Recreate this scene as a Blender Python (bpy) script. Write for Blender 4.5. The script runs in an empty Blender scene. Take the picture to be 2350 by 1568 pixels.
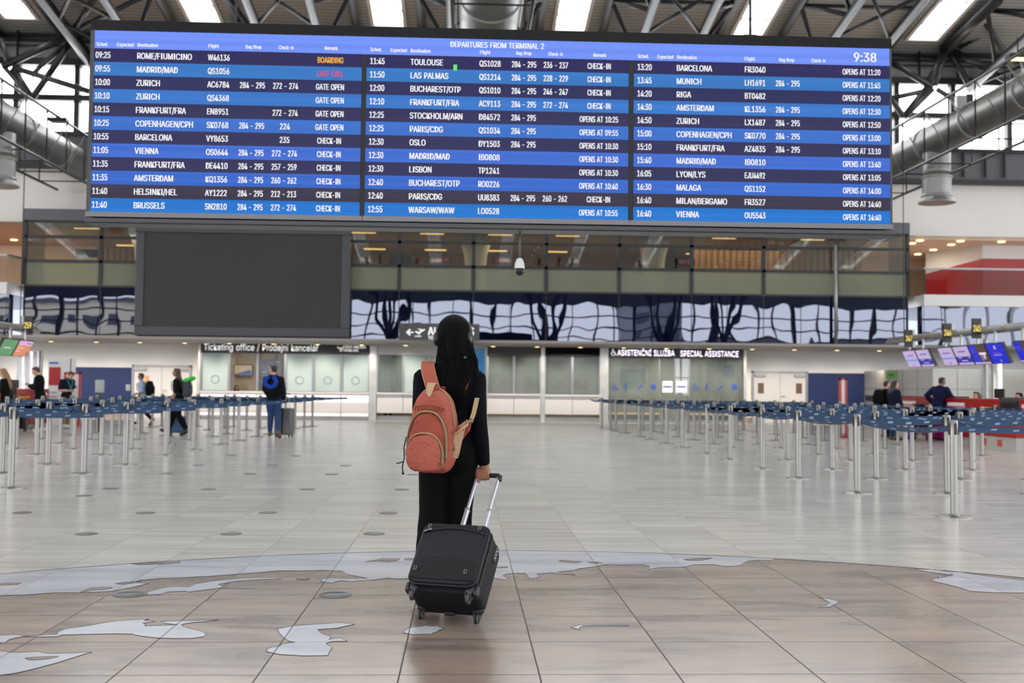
import bpy, math, random
from mathutils import Vector, Matrix, Quaternion, noise
R = random.Random(7)
C = bpy.context.scene.collection
SC = bpy.context.scene

# ------------------------------------------------------------------ camera
W, H, FPX = 2350.0, 1568.0, 2490.906
YAW, PITCH, ROLL, CAMZ = .0433391, .0425931, .0095149, 1.234
cy, sy, cp, sp, cr, sr = math.cos(YAW), math.sin(YAW), math.cos(PITCH), math.sin(PITCH), math.cos(ROLL), math.sin(ROLL)
FW = Vector((sy*cp, cy*cp, sp)); r0 = Vector((cy, -sy, 0)); u0 = r0.cross(FW)
RT = cr*r0 + sr*u0; UP = -sr*r0 + cr*u0
cam_d = bpy.data.cameras.new('camera'); cam = bpy.data.objects.new('camera', cam_d); C.objects.link(cam)
m = Matrix((RT, UP, -FW)).transposed().to_4x4(); m.translation = Vector((0, 0, CAMZ)); cam.matrix_world = m
cam_d.sensor_width = 36; cam_d.lens = FPX/W*36; cam_d.clip_start = .05; cam_d.clip_end = 600
cam_d.dof.use_dof = True; cam_d.dof.focus_distance = 6.3; cam_d.dof.aperture_fstop = 2.8
SC.camera = cam

# ------------------------------------------------------------------ world, daylight, exposure
SKY = 8.7
wd = bpy.data.worlds.new('overcast_sky'); SC.world = wd; wd.use_nodes = True
nt = wd.node_tree; bg = nt.nodes['Background']
tc = nt.nodes.new('ShaderNodeTexCoord'); sx = nt.nodes.new('ShaderNodeSeparateXYZ')
rp = nt.nodes.new('ShaderNodeValToRGB')
rp.color_ramp.elements[0].position = 0; rp.color_ramp.elements[0].color = (.88, .91, .97, 1)
rp.color_ramp.elements[1].position = .6; rp.color_ramp.elements[1].color = (1, .99, .97, 1)
nt.links.new(tc.outputs['Generated'], sx.inputs[0]); nt.links.new(sx.outputs['Z'], rp.inputs[0])
nt.links.new(rp.outputs[0], bg.inputs[0]); bg.inputs[1].default_value = SKY
SC.view_settings.view_transform = 'Standard'; SC.view_settings.look = 'None'
SC.view_settings.exposure = 0; SC.view_settings.gamma = 1; SC.view_settings.use_curve_mapping = False
SC.cycles.use_denoising = True
SC.cycles.max_bounces = 7; SC.cycles.diffuse_bounces = 4; SC.cycles.glossy_bounces = 4; SC.cycles.transparent_max_bounces = 12
SC.cycles.transmission_bounces = 4
SC.cycles.caustics_reflective = False; SC.cycles.caustics_refractive = False
SC.cycles.sample_clamp_indirect = 6

def lamp(kind, name, loc, energy, color=(1, 1, 1), rot=(0, 0, 0), parent=None, **k):
    d = bpy.data.lights.new(name, kind); d.energy = energy; d.color = color
    for a, v in k.items(): setattr(d, a, v)
    o = bpy.data.objects.new(name, d); C.objects.link(o); o.location = loc; o.rotation_euler = rot
    if parent: o.parent = parent
    return o
def portal(name, loc, rot, sx_, sy_):
    o = lamp('AREA', name, loc, 1, rot=rot, shape='RECTANGLE', size=sx_, size_y=sy_)
    o.data.cycles.is_portal = True
    return o
portal('daylight_opening', (0, -27.6, 4.6), (math.pi/2, 0, 0), 88, 9)      # rear glass wall
SKYX = [-2.72 + 6.2*k for k in range(-6, 8)]
# ------------------------------------------------------------------ helpers
def F(x, y, z=0):
    d = FW + RT*((x-W/2)/FPX) - UP*((y-H/2)/FPX); t = (z-CAMZ)/d.z
    return Vector((d.x*t, d.y*t, z))
def at(x, y, Y):
    d = FW + RT*((x-W/2)/FPX) - UP*((y-H/2)/FPX); t = Y/d.y
    return Vector((d.x*t, Y, CAMZ + d.z*t))
def YX(px, py, X_):
    d = FW + RT*((px-W/2)/FPX) - UP*((py-H/2)/FPX); return X_*d.y/d.x
def lin(c):
    return tuple((v/255/12.92 if v/255 <= .04045 else ((v/255+.055)/1.055)**2.4) for v in c)
def tag(o, label=None, cat=None, group=None, kind=None):
    if label: o['label'] = label
    if cat: o['category'] = cat
    if group: o['group'] = group
    if kind: o['kind'] = kind
    return o
def empty(name, loc=(0, 0, 0), rz=0, label=None, cat=None, group=None, rot=None):
    o = bpy.data.objects.new(name, None); C.objects.link(o); o.location = loc
    o.rotation_euler = rot if rot else (0, 0, rz); o.empty_display_size = .1
    return tag(o, label, cat, group)
def copy_tree(o, parent=None):
    c = o.copy(); C.objects.link(c)
    if parent: c.parent = parent
    for ch in list(o.children): copy_tree(ch, c)
    return c

class MB:
    def __init__(s): s.v = []; s.f = []; s.m = []; s.k = 0
    def mat(s, k): s.k = k; return s
    def face(s, idx): s.f.append(tuple(idx)); s.m.append(s.k)
    def add(s, vs, fs):
        b = len(s.v); s.v.extend(Vector(v) for v in vs)
        for f in fs: s.f.append(tuple(b+i for i in f)); s.m.append(s.k)
        return s
    def box(s, a, b):
        x0, x1 = sorted((a[0], b[0])); y0, y1 = sorted((a[1], b[1])); z0, z1 = sorted((a[2], b[2]))
        return s.add([(x0, y0, z0), (x1, y0, z0), (x1, y1, z0), (x0, y1, z0), (x0, y0, z1), (x1, y0, z1), (x1, y1, z1), (x0, y1, z1)],
                     [(3, 2, 1, 0), (4, 5, 6, 7), (0, 1, 5, 4), (1, 2, 6, 5), (2, 3, 7, 6), (3, 0, 4, 7)])
    def hexa(s, p):
        return s.add(p, [(3, 2, 1, 0), (4, 5, 6, 7), (0, 1, 5, 4), (1, 2, 6, 5), (2, 3, 7, 6), (3, 0, 4, 7)])
    def bar(s, a, b, w, h, up=(0, 0, 1)):
        a = Vector(a); b = Vector(b); d = (b-a).normalized(); l = d.cross(Vector(up))
        if l.length < 1e-4: l = d.cross(Vector((1, 0, 0)))
        l.normalize(); u = l.cross(d)
        P = []
        for q in (a, b):
            for i, j in ((-1, -1), (1, -1), (1, 1), (-1, 1)): P.append(q + l*i*w/2 + u*j*h/2)
        return s.hexa(P)
    def rings(s, rs, cap=True, close=True):
        b = len(s.v); n = len(rs[0])
        for r in rs: s.v.extend(Vector(q) for q in r)
        for i in range(len(rs)-1):
            for j in range(n if close else n-1):
                j2 = (j+1) % n
                s.face((b+i*n+j, b+i*n+j2, b+(i+1)*n+j2, b+(i+1)*n+j))
        if cap:
            s.face([b+j for j in reversed(range(n))]); e = b+(len(rs)-1)*n; s.face([e+j for j in range(n)])
        return s
    def tube(s, pts, rad, n=10, side=None, rnd=False, cap=True):
        pts = [Vector(p) for p in pts]
        if not isinstance(rad, (list, tuple)): rad = [rad]*len(pts)
        rad = [r if isinstance(r, (list, tuple)) else (r, r) for r in rad]
        if rnd:
            d0 = (pts[0]-pts[1]).normalized(); d1 = (pts[-1]-pts[-2]).normalized()
            def ends(p, d, r):
                m_ = max(.6*min(r), .3*max(r)); return [(p+d*m_*.75, (r[0]*.62, r[1]*.62)), (p+d*m_, (r[0]*.2, r[1]*.2))]
            e0 = ends(pts[0], d0, rad[0]); e1 = ends(pts[-1], d1, rad[-1])
            pts = [e0[1][0], e0[0][0]]+pts+[e1[0][0], e1[1][0]]; rad = [e0[1][1], e0[0][1]]+rad+[e1[0][1], e1[1][1]]
        rs = []; ref = Vector(side) if side else None
        for i, p in enumerate(pts):
            t = (pts[min(i+1, len(pts)-1)]-pts[max(i-1, 0)])
            if t.length < 1e-9: t = Vector((0, 0, 1))
            t.normalize()
            if ref is None:
                ref = t.cross(Vector((0, 0, 1)))
                if ref.length < .2: ref = t.cross(Vector((0, 1, 0)))
            a = ref - t*ref.dot(t)
            if a.length < 1e-5: a = t.orthogonal()
            a.normalize(); b_ = t.cross(a)
            if side is None: ref = a
            rs.append([p + a*math.cos(2*math.pi*k/n)*rad[i][0] + b_*math.sin(2*math.pi*k/n)*rad[i][1] for k in range(n)])
        return s.rings(rs, cap)
    def lathe(s, c, prof, n=24, axis=(0, 0, 1)):
        c = Vector(c); ax = Vector(axis).normalized(); a = ax.orthogonal().normalized(); b = ax.cross(a)
        rs = [[c + ax*z + (a*math.cos(2*math.pi*k/n)+b*math.sin(2*math.pi*k/n))*r for k in range(n)] for r, z in prof]
        return s.rings(rs, True)
    def ball(s, c, r, n=14, rot=None):
        c = Vector(c); r = r if isinstance(r, (list, tuple)) else (r, r, r); rs = []
        for i in range(1, 9):
            th = math.pi*i/9; row = []
            for k in range(n):
                ph = 2*math.pi*k/n
                v = Vector((math.sin(th)*math.cos(ph)*r[0], math.sin(th)*math.sin(ph)*r[1], -math.cos(th)*r[2]))
                if rot is not None: v = rot @ v
                row.append(c+v)
            rs.append(row)
        return s.rings(rs, True)
    def prism(s, poly, n):
        n = Vector(n); b = len(s.v); k = len(poly); poly = [Vector(p) for p in poly]
        s.v.extend(poly); s.v.extend(p+n for p in poly)
        s.face([b+i for i in reversed(range(k))]); s.face([b+k+i for i in range(k)])
        for i in range(k): j = (i+1) % k; s.face((b+i, b+j, b+k+j, b+k+i))
        return s
    def ribbon(s, pts, wv, th=.004):
        pts = [Vector(p) for p in pts]; rs = []
        for i, p in enumerate(pts):
            t = (pts[min(i+1, len(pts)-1)]-pts[max(i-1, 0)]).normalized()
            w = Vector(wv[i] if isinstance(wv, list) else wv); nn = t.cross(w).normalized()*th/2
            rs.append([p-w/2-nn, p+w/2-nn, p+w/2+nn, p-w/2+nn])
        return s.rings(rs, True)
    def xform(s, M, start=0):
        for i in range(start, len(s.v)): s.v[i] = M @ s.v[i]
        return s
    def mesh(s, name, mats, smooth=False):
        me = bpy.data.meshes.new(name); me.from_pydata([tuple(v) for v in s.v], [], s.f)
        for mt in (mats if isinstance(mats, (list, tuple)) else [mats]): me.materials.append(mt)
        if any(s.m): me.polygons.foreach_set('material_index', s.m)
        if smooth: me.polygons.foreach_set('use_smooth', [True]*len(s.f))
        me.update(); return me
    def build(s, name, mats, parent=None, smooth=False, bevel=0, seg=2, angle=None, loc=None, rot=None):
        o = bpy.data.objects.new(name, s.mesh(name, mats, smooth or angle is not None)); C.objects.link(o)
        if parent is not None: o.parent = parent
        if loc is not None: o.location = loc
        if rot is not None: o.rotation_euler = rot
        if bevel:
            b = o.modifiers.new('bevel', 'BEVEL'); b.width = bevel; b.segments = seg; b.limit_method = 'ANGLE'; b.angle_limit = .6
        if angle is not None or (smooth and bevel):
            o.data.set_sharp_from_angle(angle=angle or .7)
        return o
def sbox(name, a, b, mt, parent=None, bevel=0, kind=None, label=None, cat=None):
    o = MB().box(a, b).build(name, mt, parent, bevel=bevel)
    return tag(o, label, cat, kind=kind)
def solid(mb, voxel, smooth=6, name='solid', factor=.5):
    me = mb.mesh(name, []); o = bpy.data.objects.new(name, me); C.objects.link(o)
    r = o.modifiers.new('r', 'REMESH'); r.mode = 'VOXEL'; r.voxel_size = voxel
    if smooth:
        q = o.modifiers.new('s', 'SMOOTH'); q.factor = factor; q.iterations = smooth
    dg = bpy.context.evaluated_depsgraph_get(); out = bpy.data.meshes.new_from_object(o.evaluated_get(dg))
    bpy.data.objects.remove(o); bpy.data.meshes.remove(me)
    out.polygons.foreach_set('use_smooth', [True]*len(out.polygons)); out.name = name
    return out
def link_mesh(name, me, mats, parent=None):
    for mt in (mats if isinstance(mats, (list, tuple)) else [mats]): me.materials.append(mt)
    o = bpy.data.objects.new(name, me); C.objects.link(o); o.parent = parent
    return o

# ------------------------------------------------------------------ materials
def nodes(name):
    mt = bpy.data.materials.new(name); mt.use_nodes = True; t = mt.node_tree
    return mt, t, t.nodes['Principled BSDF'], t.nodes['Material Output']
def mat(name, col, rough=.5, metal=0, spec=.5, es=0, ecol=None, var=0, vscale=8, vs=(1, 1, 1), bump=0, bscale=60, bs=(1, 1, 1), coat=0, sheen=0):
    mt, t, b, out = nodes(name); c = lin(col)
    b.inputs['Base Color'].default_value = (*c, 1); b.inputs['Roughness'].default_value = rough
    b.inputs['Metallic'].default_value = metal; b.inputs['Specular IOR Level'].default_value = spec
    b.inputs['Coat Weight'].default_value = coat; b.inputs['Sheen Weight'].default_value = sheen
    if es:
        b.inputs['Emission Color'].default_value = (*(lin(ecol or col)), 1); b.inputs['Emission Strength'].default_value = es
    if var or bump:
        tcn = t.nodes.new('ShaderNodeTexCoord')
        def ns(scale, sv):
            mp = t.nodes.new('ShaderNodeMapping'); mp.inputs['Scale'].default_value = sv
            n = t.nodes.new('ShaderNodeTexNoise'); n.inputs['Scale'].default_value = scale; n.inputs['Detail'].default_value = 5
            t.links.new(tcn.outputs['Object'], mp.inputs[0]); t.links.new(mp.outputs[0], n.inputs[0]); return n
        if var:
            n = ns(vscale, vs); r = t.nodes.new('ShaderNodeValToRGB')
            r.color_ramp.elements[0].position = .3; r.color_ramp.elements[1].position = .7
            r.color_ramp.elements[0].color = (*[v*(1-var) for v in c], 1); r.color_ramp.elements[1].color = (*[min(1, v*(1+var)) for v in c], 1)
            t.links.new(n.outputs[0], r.inputs[0]); t.links.new(r.outputs[0], b.inputs['Base Color'])
        if bump:
            n = ns(bscale, bs); bp = t.nodes.new('ShaderNodeBump'); bp.inputs['Strength'].default_value = bump; bp.inputs['Distance'].default_value = .01
            t.links.new(n.outputs[0], bp.inputs['Height']); t.links.new(bp.outputs[0], b.inputs['Normal'])
    return mt
def emis(name, col, s=1.0, bars=0):
    mt = bpy.data.materials.new(name); mt.use_nodes = True; t = mt.node_tree; t.nodes.clear()
    o = t.nodes.new('ShaderNodeOutputMaterial'); e = t.nodes.new('ShaderNodeEmission'); c = lin(col)
    e.inputs[0].default_value = (*c, 1); e.inputs[1].default_value = s
    if bars:   # LED modules differ a little from strip to strip
        g = t.nodes.new('ShaderNodeNewGeometry'); mp = t.nodes.new('ShaderNodeMapping'); mp.inputs['Scale'].default_value = (.12, 1, 26)
        n = t.nodes.new('ShaderNodeTexNoise'); n.inputs['Scale'].default_value = 1; n.inputs['Detail'].default_value = 2
        r = t.nodes.new('ShaderNodeValToRGB'); r.color_ramp.elements[0].position = .3; r.color_ramp.elements[1].position = .7
        r.color_ramp.elements[0].color = (*[v*(1-bars) for v in c], 1); r.color_ramp.elements[1].color = (*[min(1.2, v*(1+bars)) for v in c], 1)
        t.links.new(g.outputs['Position'], mp.inputs[0]); t.links.new(mp.outputs[0], n.inputs[0]); t.links.new(n.outputs[0], r.inputs[0]); t.links.new(r.outputs[0], e.inputs[0])
    t.links.new(e.outputs[0], o.inputs[0]); return mt
def glass(name, tint, fac=.2, rough=0.0, gcol=(255, 255, 255), wav=0, wscale=1.0, frost=0, fcol=(200, 210, 200), ws=(1, 1, 1)):
    mt = bpy.data.materials.new(name); mt.use_nodes = True; t = mt.node_tree; t.nodes.clear()
    o = t.nodes.new('ShaderNodeOutputMaterial'); tr = t.nodes.new('ShaderNodeBsdfTransparent'); gl = t.nodes.new('ShaderNodeBsdfGlossy')
    tr.inputs[0].default_value = (*lin(tint), 1); gl.inputs[0].default_value = (*lin(gcol), 1); gl.inputs['Roughness'].default_value = rough
    gm = t.nodes.new('ShaderNodeNewGeometry'); dt = t.nodes.new('ShaderNodeVectorMath'); dt.operation = 'DOT_PRODUCT'
    t.links.new(gm.outputs['Incoming'], dt.inputs[0]); t.links.new(gm.outputs['Normal'], dt.inputs[1])
    def mth(op, a, b=None):
        n = t.nodes.new('ShaderNodeMath'); n.operation = op
        for i, v in enumerate((a, b)):
            if v is None: continue
            if isinstance(v, (int, float)): n.inputs[i].default_value = v
            else: t.links.new(v, n.inputs[i])
        return n
    ad = mth('ADD', mth('MULTIPLY', mth('POWER', mth('SUBTRACT', 1.0, mth('ABSOLUTE', dt.outputs['Value']).outputs[0]).outputs[0], 5.0).outputs[0], .96).outputs[0], .04 + fac); ad.use_clamp = True
    mx = t.nodes.new('ShaderNodeMixShader'); t.links.new(ad.outputs[0], mx.inputs[0])
    base = tr
    if frost:
        df = t.nodes.new('ShaderNodeBsdfDiffuse'); df.inputs[0].default_value = (*lin(fcol), 1)
        m2 = t.nodes.new('ShaderNodeMixShader'); m2.inputs[0].default_value = frost
        t.links.new(tr.outputs[0], m2.inputs[1]); t.links.new(df.outputs[0], m2.inputs[2]); base = m2
    t.links.new(base.outputs[0], mx.inputs[1]); t.links.new(gl.outputs[0], mx.inputs[2]); t.links.new(mx.outputs[0], o.inputs[0])
    if wav:
        g = t.nodes.new('ShaderNodeNewGeometry'); mp = t.nodes.new('ShaderNodeMapping'); mp.inputs['Scale'].default_value = ws
        n = t.nodes.new('ShaderNodeTexNoise'); n.inputs['Scale'].default_value = wscale; n.inputs['Detail'].default_value = 1
        bp = t.nodes.new('ShaderNodeBump'); bp.inputs['Strength'].default_value = 1; bp.inputs['Distance'].default_value = wav
        t.links.new(g.outputs['Position'], mp.inputs[0]); t.links.new(mp.outputs[0], n.inputs[0]); t.links.new(n.outputs[0], bp.inputs['Height'])
        t.links.new(bp.outputs[0], gl.inputs['Normal'])
    return mt
def stone(name, c1, c2, c3, stretch, rough, joint, jw, scale=1.0, contrast=.5, spec=.5):
    """polished stone tiles: 0.6 m joints in world X and Y, streaks along X, each tile with its own tone"""
    mt, t, b, out = nodes(name); L = t.links.new; b.inputs['Specular IOR Level'].default_value = spec
    def math_(op, a=None, v=None, c=None):
        n = t.nodes.new('ShaderNodeMath'); n.operation = op
        if a is not None: (L(a, n.inputs[0]) if not isinstance(a, (int, float)) else setattr(n.inputs[0], 'default_value', a))
        if v is not None: (L(v, n.inputs[1]) if not isinstance(v, (int, float)) else setattr(n.inputs[1], 'default_value', v))
        return n.outputs[0]
    g = t.nodes.new('ShaderNodeNewGeometry'); s = t.nodes.new('ShaderNodeSeparateXYZ'); L(g.outputs['Position'], s.inputs[0])
    tx = math_('DIVIDE', math_('SUBTRACT', s.outputs[0], -.2642), .6); ty = math_('DIVIDE', math_('SUBTRACT', s.outputs[1], 7.1177), .6)
    def edge(q): return math_('GREATER_THAN', math_('ABSOLUTE', math_('SUBTRACT', math_('FRACT', q), .5)), .5-jw/1.2)
    jt = math_('MAXIMUM', edge(tx), edge(ty))
    cx = t.nodes.new('ShaderNodeCombineXYZ'); L(math_('FLOOR', tx), cx.inputs[0]); L(math_('FLOOR', ty), cx.inputs[1])
    wn = t.nodes.new('ShaderNodeTexWhiteNoise'); L(cx.outputs[0], wn.inputs[0])
    ofs = t.nodes.new('ShaderNodeVectorMath'); ofs.operation = 'MULTIPLY_ADD'
    L(wn.outputs['Color'], ofs.inputs[0]); ofs.inputs[1].default_value = (9, 9, 9); L(g.outputs['Position'], ofs.inputs[2])
    mp = t.nodes.new('ShaderNodeMapping'); mp.inputs['Scale'].default_value = stretch; mp.inputs['Rotation'].default_value = (0, 0, .12); L(ofs.outputs[0], mp.inputs[0])
    n1 = t.nodes.new('ShaderNodeTexNoise'); n1.inputs['Scale'].default_value = scale; n1.inputs['Detail'].default_value = 7; n1.inputs['Roughness'].default_value = .6
    n1.inputs['Distortion'].default_value = .6; L(mp.outputs[0], n1.inputs[0])
    r = t.nodes.new('ShaderNodeValToRGB'); e = r.color_ramp.elements
    e[0].position = .5-contrast*.4; e[1].position = .5+contrast*.4; e[0].color = (*lin(c1), 1); e[1].color = (*lin(c3), 1)
    k = e.new(.5); k.color = (*lin(c2), 1); L(n1.outputs[0], r.inputs[0])
    hs = t.nodes.new('ShaderNodeHueSaturation'); L(r.outputs[0], hs.inputs['Color'])
    L(math_('ADD', math_('MULTIPLY', wn.outputs['Value'], .12), .94), hs.inputs['Value'])
    mx = t.nodes.new('ShaderNodeMix'); mx.data_type = 'RGBA'; L(jt, mx.inputs['Factor']); L(hs.outputs[0], mx.inputs['A']); mx.inputs['B'].default_value = (*lin(joint), 1)
    L(mx.outputs['Result'], b.inputs['Base Color'])
    L(math_('ADD', math_('MULTIPLY', n1.outputs[0], .1), math_('ADD', math_('MULTIPLY', jt, .4), rough-.05)), b.inputs['Roughness'])
    bp = t.nodes.new('ShaderNodeBump'); bp.inputs['Strength'].default_value = .25; bp.inputs['Distance'].default_value = .002; bp.invert = True
    L(jt, bp.inputs['Height']); L(bp.outputs[0], b.inputs['Normal'])
    return mt
def ribbed(name, col, period, axis, depth=.012, rough=.5, metal=0, dark=.0):
    mt, t, b, out = nodes(name); L = t.links.new
    b.inputs['Base Color'].default_value = (*lin(col), 1); b.inputs['Roughness'].default_value = rough; b.inputs['Metallic'].default_value = metal
    g = t.nodes.new('ShaderNodeNewGeometry'); s = t.nodes.new('ShaderNodeSeparateXYZ'); L(g.outputs['Position'], s.inputs[0])
    d = t.nodes.new('ShaderNodeMath'); d.operation = 'DIVIDE'; L(s.outputs[axis], d.inputs[0]); d.inputs[1].default_value = period
    f = t.nodes.new('ShaderNodeMath'); f.operation = 'PINGPONG'; L(d.outputs[0], f.inputs[0]); f.inputs[1].default_value = .5
    r = t.nodes.new('ShaderNodeValToRGB'); r.color_ramp.elements[0].position = .12; r.color_ramp.elements[1].position = .22; L(f.outputs[0], r.inputs[0])
    bp = t.nodes.new('ShaderNodeBump'); bp.inputs['Strength'].default_value = 1; bp.inputs['Distance'].default_value = depth
    L(r.outputs[0], bp.inputs['Height']); L(bp.outputs[0], b.inputs['Normal'])
    if dark:
        mx = t.nodes.new('ShaderNodeMix'); mx.data_type = 'RGBA'; L(r.outputs[0], mx.inputs['Factor'])
        mx.inputs['A'].default_value = (*[v*(1-dark) for v in lin(col)], 1); mx.inputs['B'].default_value = (*lin(col), 1); L(mx.outputs['Result'], b.inputs['Base Color'])
    return mt
X = {}
X['floor'] = stone('pale_floor_stone', (178, 175, 173), (190, 187, 184), (198, 195, 191), (.5, 7, 1), .2, (96, 90, 85), .006, 1.0, .5)
X['disc'] = stone('brown_quartzite', (104, 94, 92), (138, 123, 115), (150, 129, 114), (.8, 3.2, 1), .21, (46, 40, 38), .007, 1.3, .5, .6)
X['sea'] = stone('pale_blue_marble', (158, 162, 178), (178, 182, 195), (192, 194, 202), (.8, 2.5, 1), .2, (90, 88, 92), .006, 1.2, .6)
X['outline'] = mat('dark_inlay_edge', (44, 40, 42), .4)
X['steel'] = mat('brushed_steel', (140, 138, 134), .34, 1, var=.06, vscale=3, vs=(8, 8, .3))
X['steel_dull'] = mat('dull_steel', (168, 168, 166), .42, 1)
X['clad'] = mat('steel_cladding', (200, 198, 192), .34, .9, var=.12, vscale=2.5)
X['galv'] = ribbed('galvanised_duct', (128, 127, 124), .14, 1, .012, .4, .85)
X['galv_plain'] = mat('galvanised_sheet', (156, 157, 156), .42, .7, var=.08, vscale=3)
X['black'] = mat('black_plastic', (16, 16, 18), .4)
X['black_metal'] = mat('black_painted_steel', (24, 24, 27), .38, spec=.5)
X['truss'] = mat('grey_painted_steel', (40, 41, 44), .4, spec=.45)
X['truss_light'] = mat('light_grey_painted_steel', (62, 62, 63), .4)
X['deck'] = ribbed('ribbed_roof_deck', (172, 171, 167), .22, 1, .02, .55, 0, .35)
X['ceil_panel'] = ribbed('grey_wall_sheet', (150, 151, 152), .55, 0, .006, .6, 0, .12)
X['dark_panel'] = mat('dark_grey_panel', (92, 95, 101), .5, var=.1, vscale=.6)
X['white'] = mat('white_wall_paint', (226, 222, 218), .6, var=.02, vscale=.4)
X['white_gloss'] = mat('white_gloss_panel', (212, 210, 210), .3)
X['soffit'] = mat('taupe_soffit', (150, 144, 140), .5)
X['frame_dark'] = mat('dark_mullion', (26, 27, 30), .4)
X['alu'] = mat('aluminium_trim', (150, 152, 156), .35, .7)
X['navy'] = mat('navy_wall_panel', (34, 48, 92), .4, spec=.3, var=.05, vscale=1)
X['clear'] = glass('facade_glass', (226, 226, 218), .05, gcol=(225, 235, 245), wav=.003, wscale=.5)
X['balu'] = glass('frosted_balustrade_glass', (206, 210, 190), .0, frost=.45, fcol=(162, 166, 148), gcol=(225, 235, 235), wav=.003, wscale=.5)
X['navyglass'] = glass('navy_mirror_glass', (0, 0, 0), .05, gcol=(212, 218, 236), frost=1, fcol=(6, 11, 34), wav=.006, wscale=.9, ws=(1, 1, .6))
X['pane'] = glass('clear_pane', (238, 242, 240), .0)
X['rail_glass'] = glass('railing_glass', (225, 228, 226), .0, gcol=(235, 240, 245), wav=.004, wscale=.8)
X['office'] = glass('office_glass', (214, 222, 220), .0, frost=.22, fcol=(172, 186, 184))
X['blind'] = glass('pale_blind_glass', (0, 0, 0), .0, frost=1, fcol=(172, 188, 186), rough=.02)
X['skypane'] = glass('skylight_glass', (250, 252, 250), .02)
X['wood'] = ribbed('wood_slat_wall', (146, 112, 78), .24, 0, .03, .5, 0, .55)
X['wood_plain'] = mat('plain_wood_wall', (156, 118, 80), .5, var=.12, vscale=.8, vs=(1, 1, 4))
X['beige'] = mat('beige_plaster', (222, 196, 172), .6)
X['red'] = mat('red_panel', (168, 22, 26), .35)
X['desk_red'] = mat('red_laminate', (160, 14, 18), .32)
X['cream'] = mat('cream_facade', (244, 236, 214), .7)
X['bldg'] = mat('grey_block_facade', (120, 128, 142), .6)
X['win_dark'] = mat('dark_window', (66, 78, 92), .2)
X['belt'] = mat('navy_belt_webbing', (20, 56, 92), .55, bump=.2, bscale=300)
X['belt_text'] = mat('belt_print', (158, 178, 200), .5)
X['lamp'] = emis('warm_lamp_lens', (255, 226, 160), 3.2)
X['lamp_in'] = emis('interior_lamp_lens', (255, 214, 140), 2.0)
X['strip'] = emis('counter_light_strip', (255, 248, 250), 1.6)
X['granite'] = mat('grey_granite_tile', (190, 188, 182), .3, var=.08, vscale=14)
X['screen_off'] = mat('dark_led_screen', (56, 54, 51), .5, spec=.3, var=.05, vscale=.4)
X['bezel'] = mat('graphite_bezel', (62, 63, 68), .4)
X['bezel_black'] = mat('black_bezel', (8, 9, 14), .4, spec=.25)
X['rail_grey'] = mat('grey_bottom_rail', (118, 118, 124), .45, .1)
X['sign'] = mat('dark_sign_panel', (56, 53, 54), .4)
X['letter'] = mat('white_sign_letters', (240, 240, 240), .4, es=.35)
X['letter_lit'] = mat('lit_sign_letters', (245, 240, 250), .4, es=.75)
X['paper'] = mat('white_paper', (232, 232, 232), .6)
X['skin'] = mat('light_brown_skin', (150, 104, 82), .5, var=.06, vscale=30)
X['skin_pale'] = mat('pale_skin', (206, 160, 134), .5, var=.05, vscale=30)
X['eye'] = mat('dark_eye', (30, 22, 20), .2)
X['lip'] = mat('lip_skin', (150, 84, 76), .45)
X['hair_black'] = mat('black_hair', (6, 5, 5), .55, spec=.1, bump=.35, bscale=90, bs=(1, 1, .08))
X['hair_brown'] = mat('brown_hair', (66, 44, 32), .45, bump=.3, bscale=60, bs=(1, 1, .1))
X['hair_dark'] = mat('dark_brown_hair', (32, 24, 20), .45, bump=.3, bscale=60, bs=(1, 1, .2))
X['hair_blonde'] = mat('dark_blonde_hair', (140, 108, 70), .45, bump=.3, bscale=60, bs=(1, 1, .1))
def cloth(name, col, b=.35, sc=40, **k): return mat(name, col, .85, spec=.1, var=.1, vscale=5, bump=b, bscale=sc, sheen=0, **k)
X['c_black'] = cloth('black_cloth', (17, 17, 19)); X['c_navy'] = cloth('near_black_knit', (9, 10, 17), .3, 22)
X['c_dknavy'] = cloth('dark_navy_cloth', (24, 28, 46)); X['c_puffer'] = cloth('navy_quilted_nylon', (26, 32, 62))
X['c_jean'] = cloth('blue_denim', (50, 70, 112)); X['c_tan'] = cloth('tan_cotton', (150, 128, 100))
X['c_ltblue'] = cloth('light_blue_cotton', (160, 182, 214)); X['c_trouser'] = cloth('black_trouser_cloth', (9, 9, 11), .5, 14)
X['c_green'] = cloth('green_plush', (70, 190, 80)); X['c_blue'] = cloth('royal_blue_plush', (34, 64, 150)); X['c_grey'] = cloth('grey_backpack_cloth', (72, 74, 84))
X['c_teal'] = mat('teal_lanyard', (60, 160, 160), .6); X['shoe_white'] = mat('white_shoe', (225, 225, 225), .5)
X['shoe_dark'] = mat('dark_shoe', (30, 26, 24), .5); X['shoe_brown'] = mat('brown_shoe', (104, 78, 56), .6)
X['coral'] = cloth('coral_canvas', (160, 88, 75), .8, 30); X['coral_dk'] = cloth('coral_canvas_pocket', (150, 76, 64), .8, 30)
X['zip'] = mat('olive_zip_tape', (122, 104, 74), .6); X['webbing'] = mat('tan_webbing', (168, 142, 110), .7, bump=.2, bscale=200)
X['netting'] = mat('beige_netting', (178, 142, 116), .8, var=.25, vscale=160)
X['lining'] = mat('red_lining', (150, 52, 44), .7)
X['case'] = mat('black_ballistic_nylon', (10, 11, 19), .6, spec=.3, bump=.35, bscale=350); X['case_dk'] = mat('black_nylon_trim', (11, 11, 15), .5)
X['case_panel'] = mat('charcoal_nylon_panel', (20, 21, 31), .6, spec=.3, bump=.35, bscale=350)
X['case_gloss'] = mat('dark_plastic_housing', (30, 31, 40), .35)
X['wheel'] = mat('grey_wheel', (58, 57, 56), .5)
X['tube_alu'] = mat('silver_handle_tube', (205, 208, 224), .28, .75)

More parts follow.
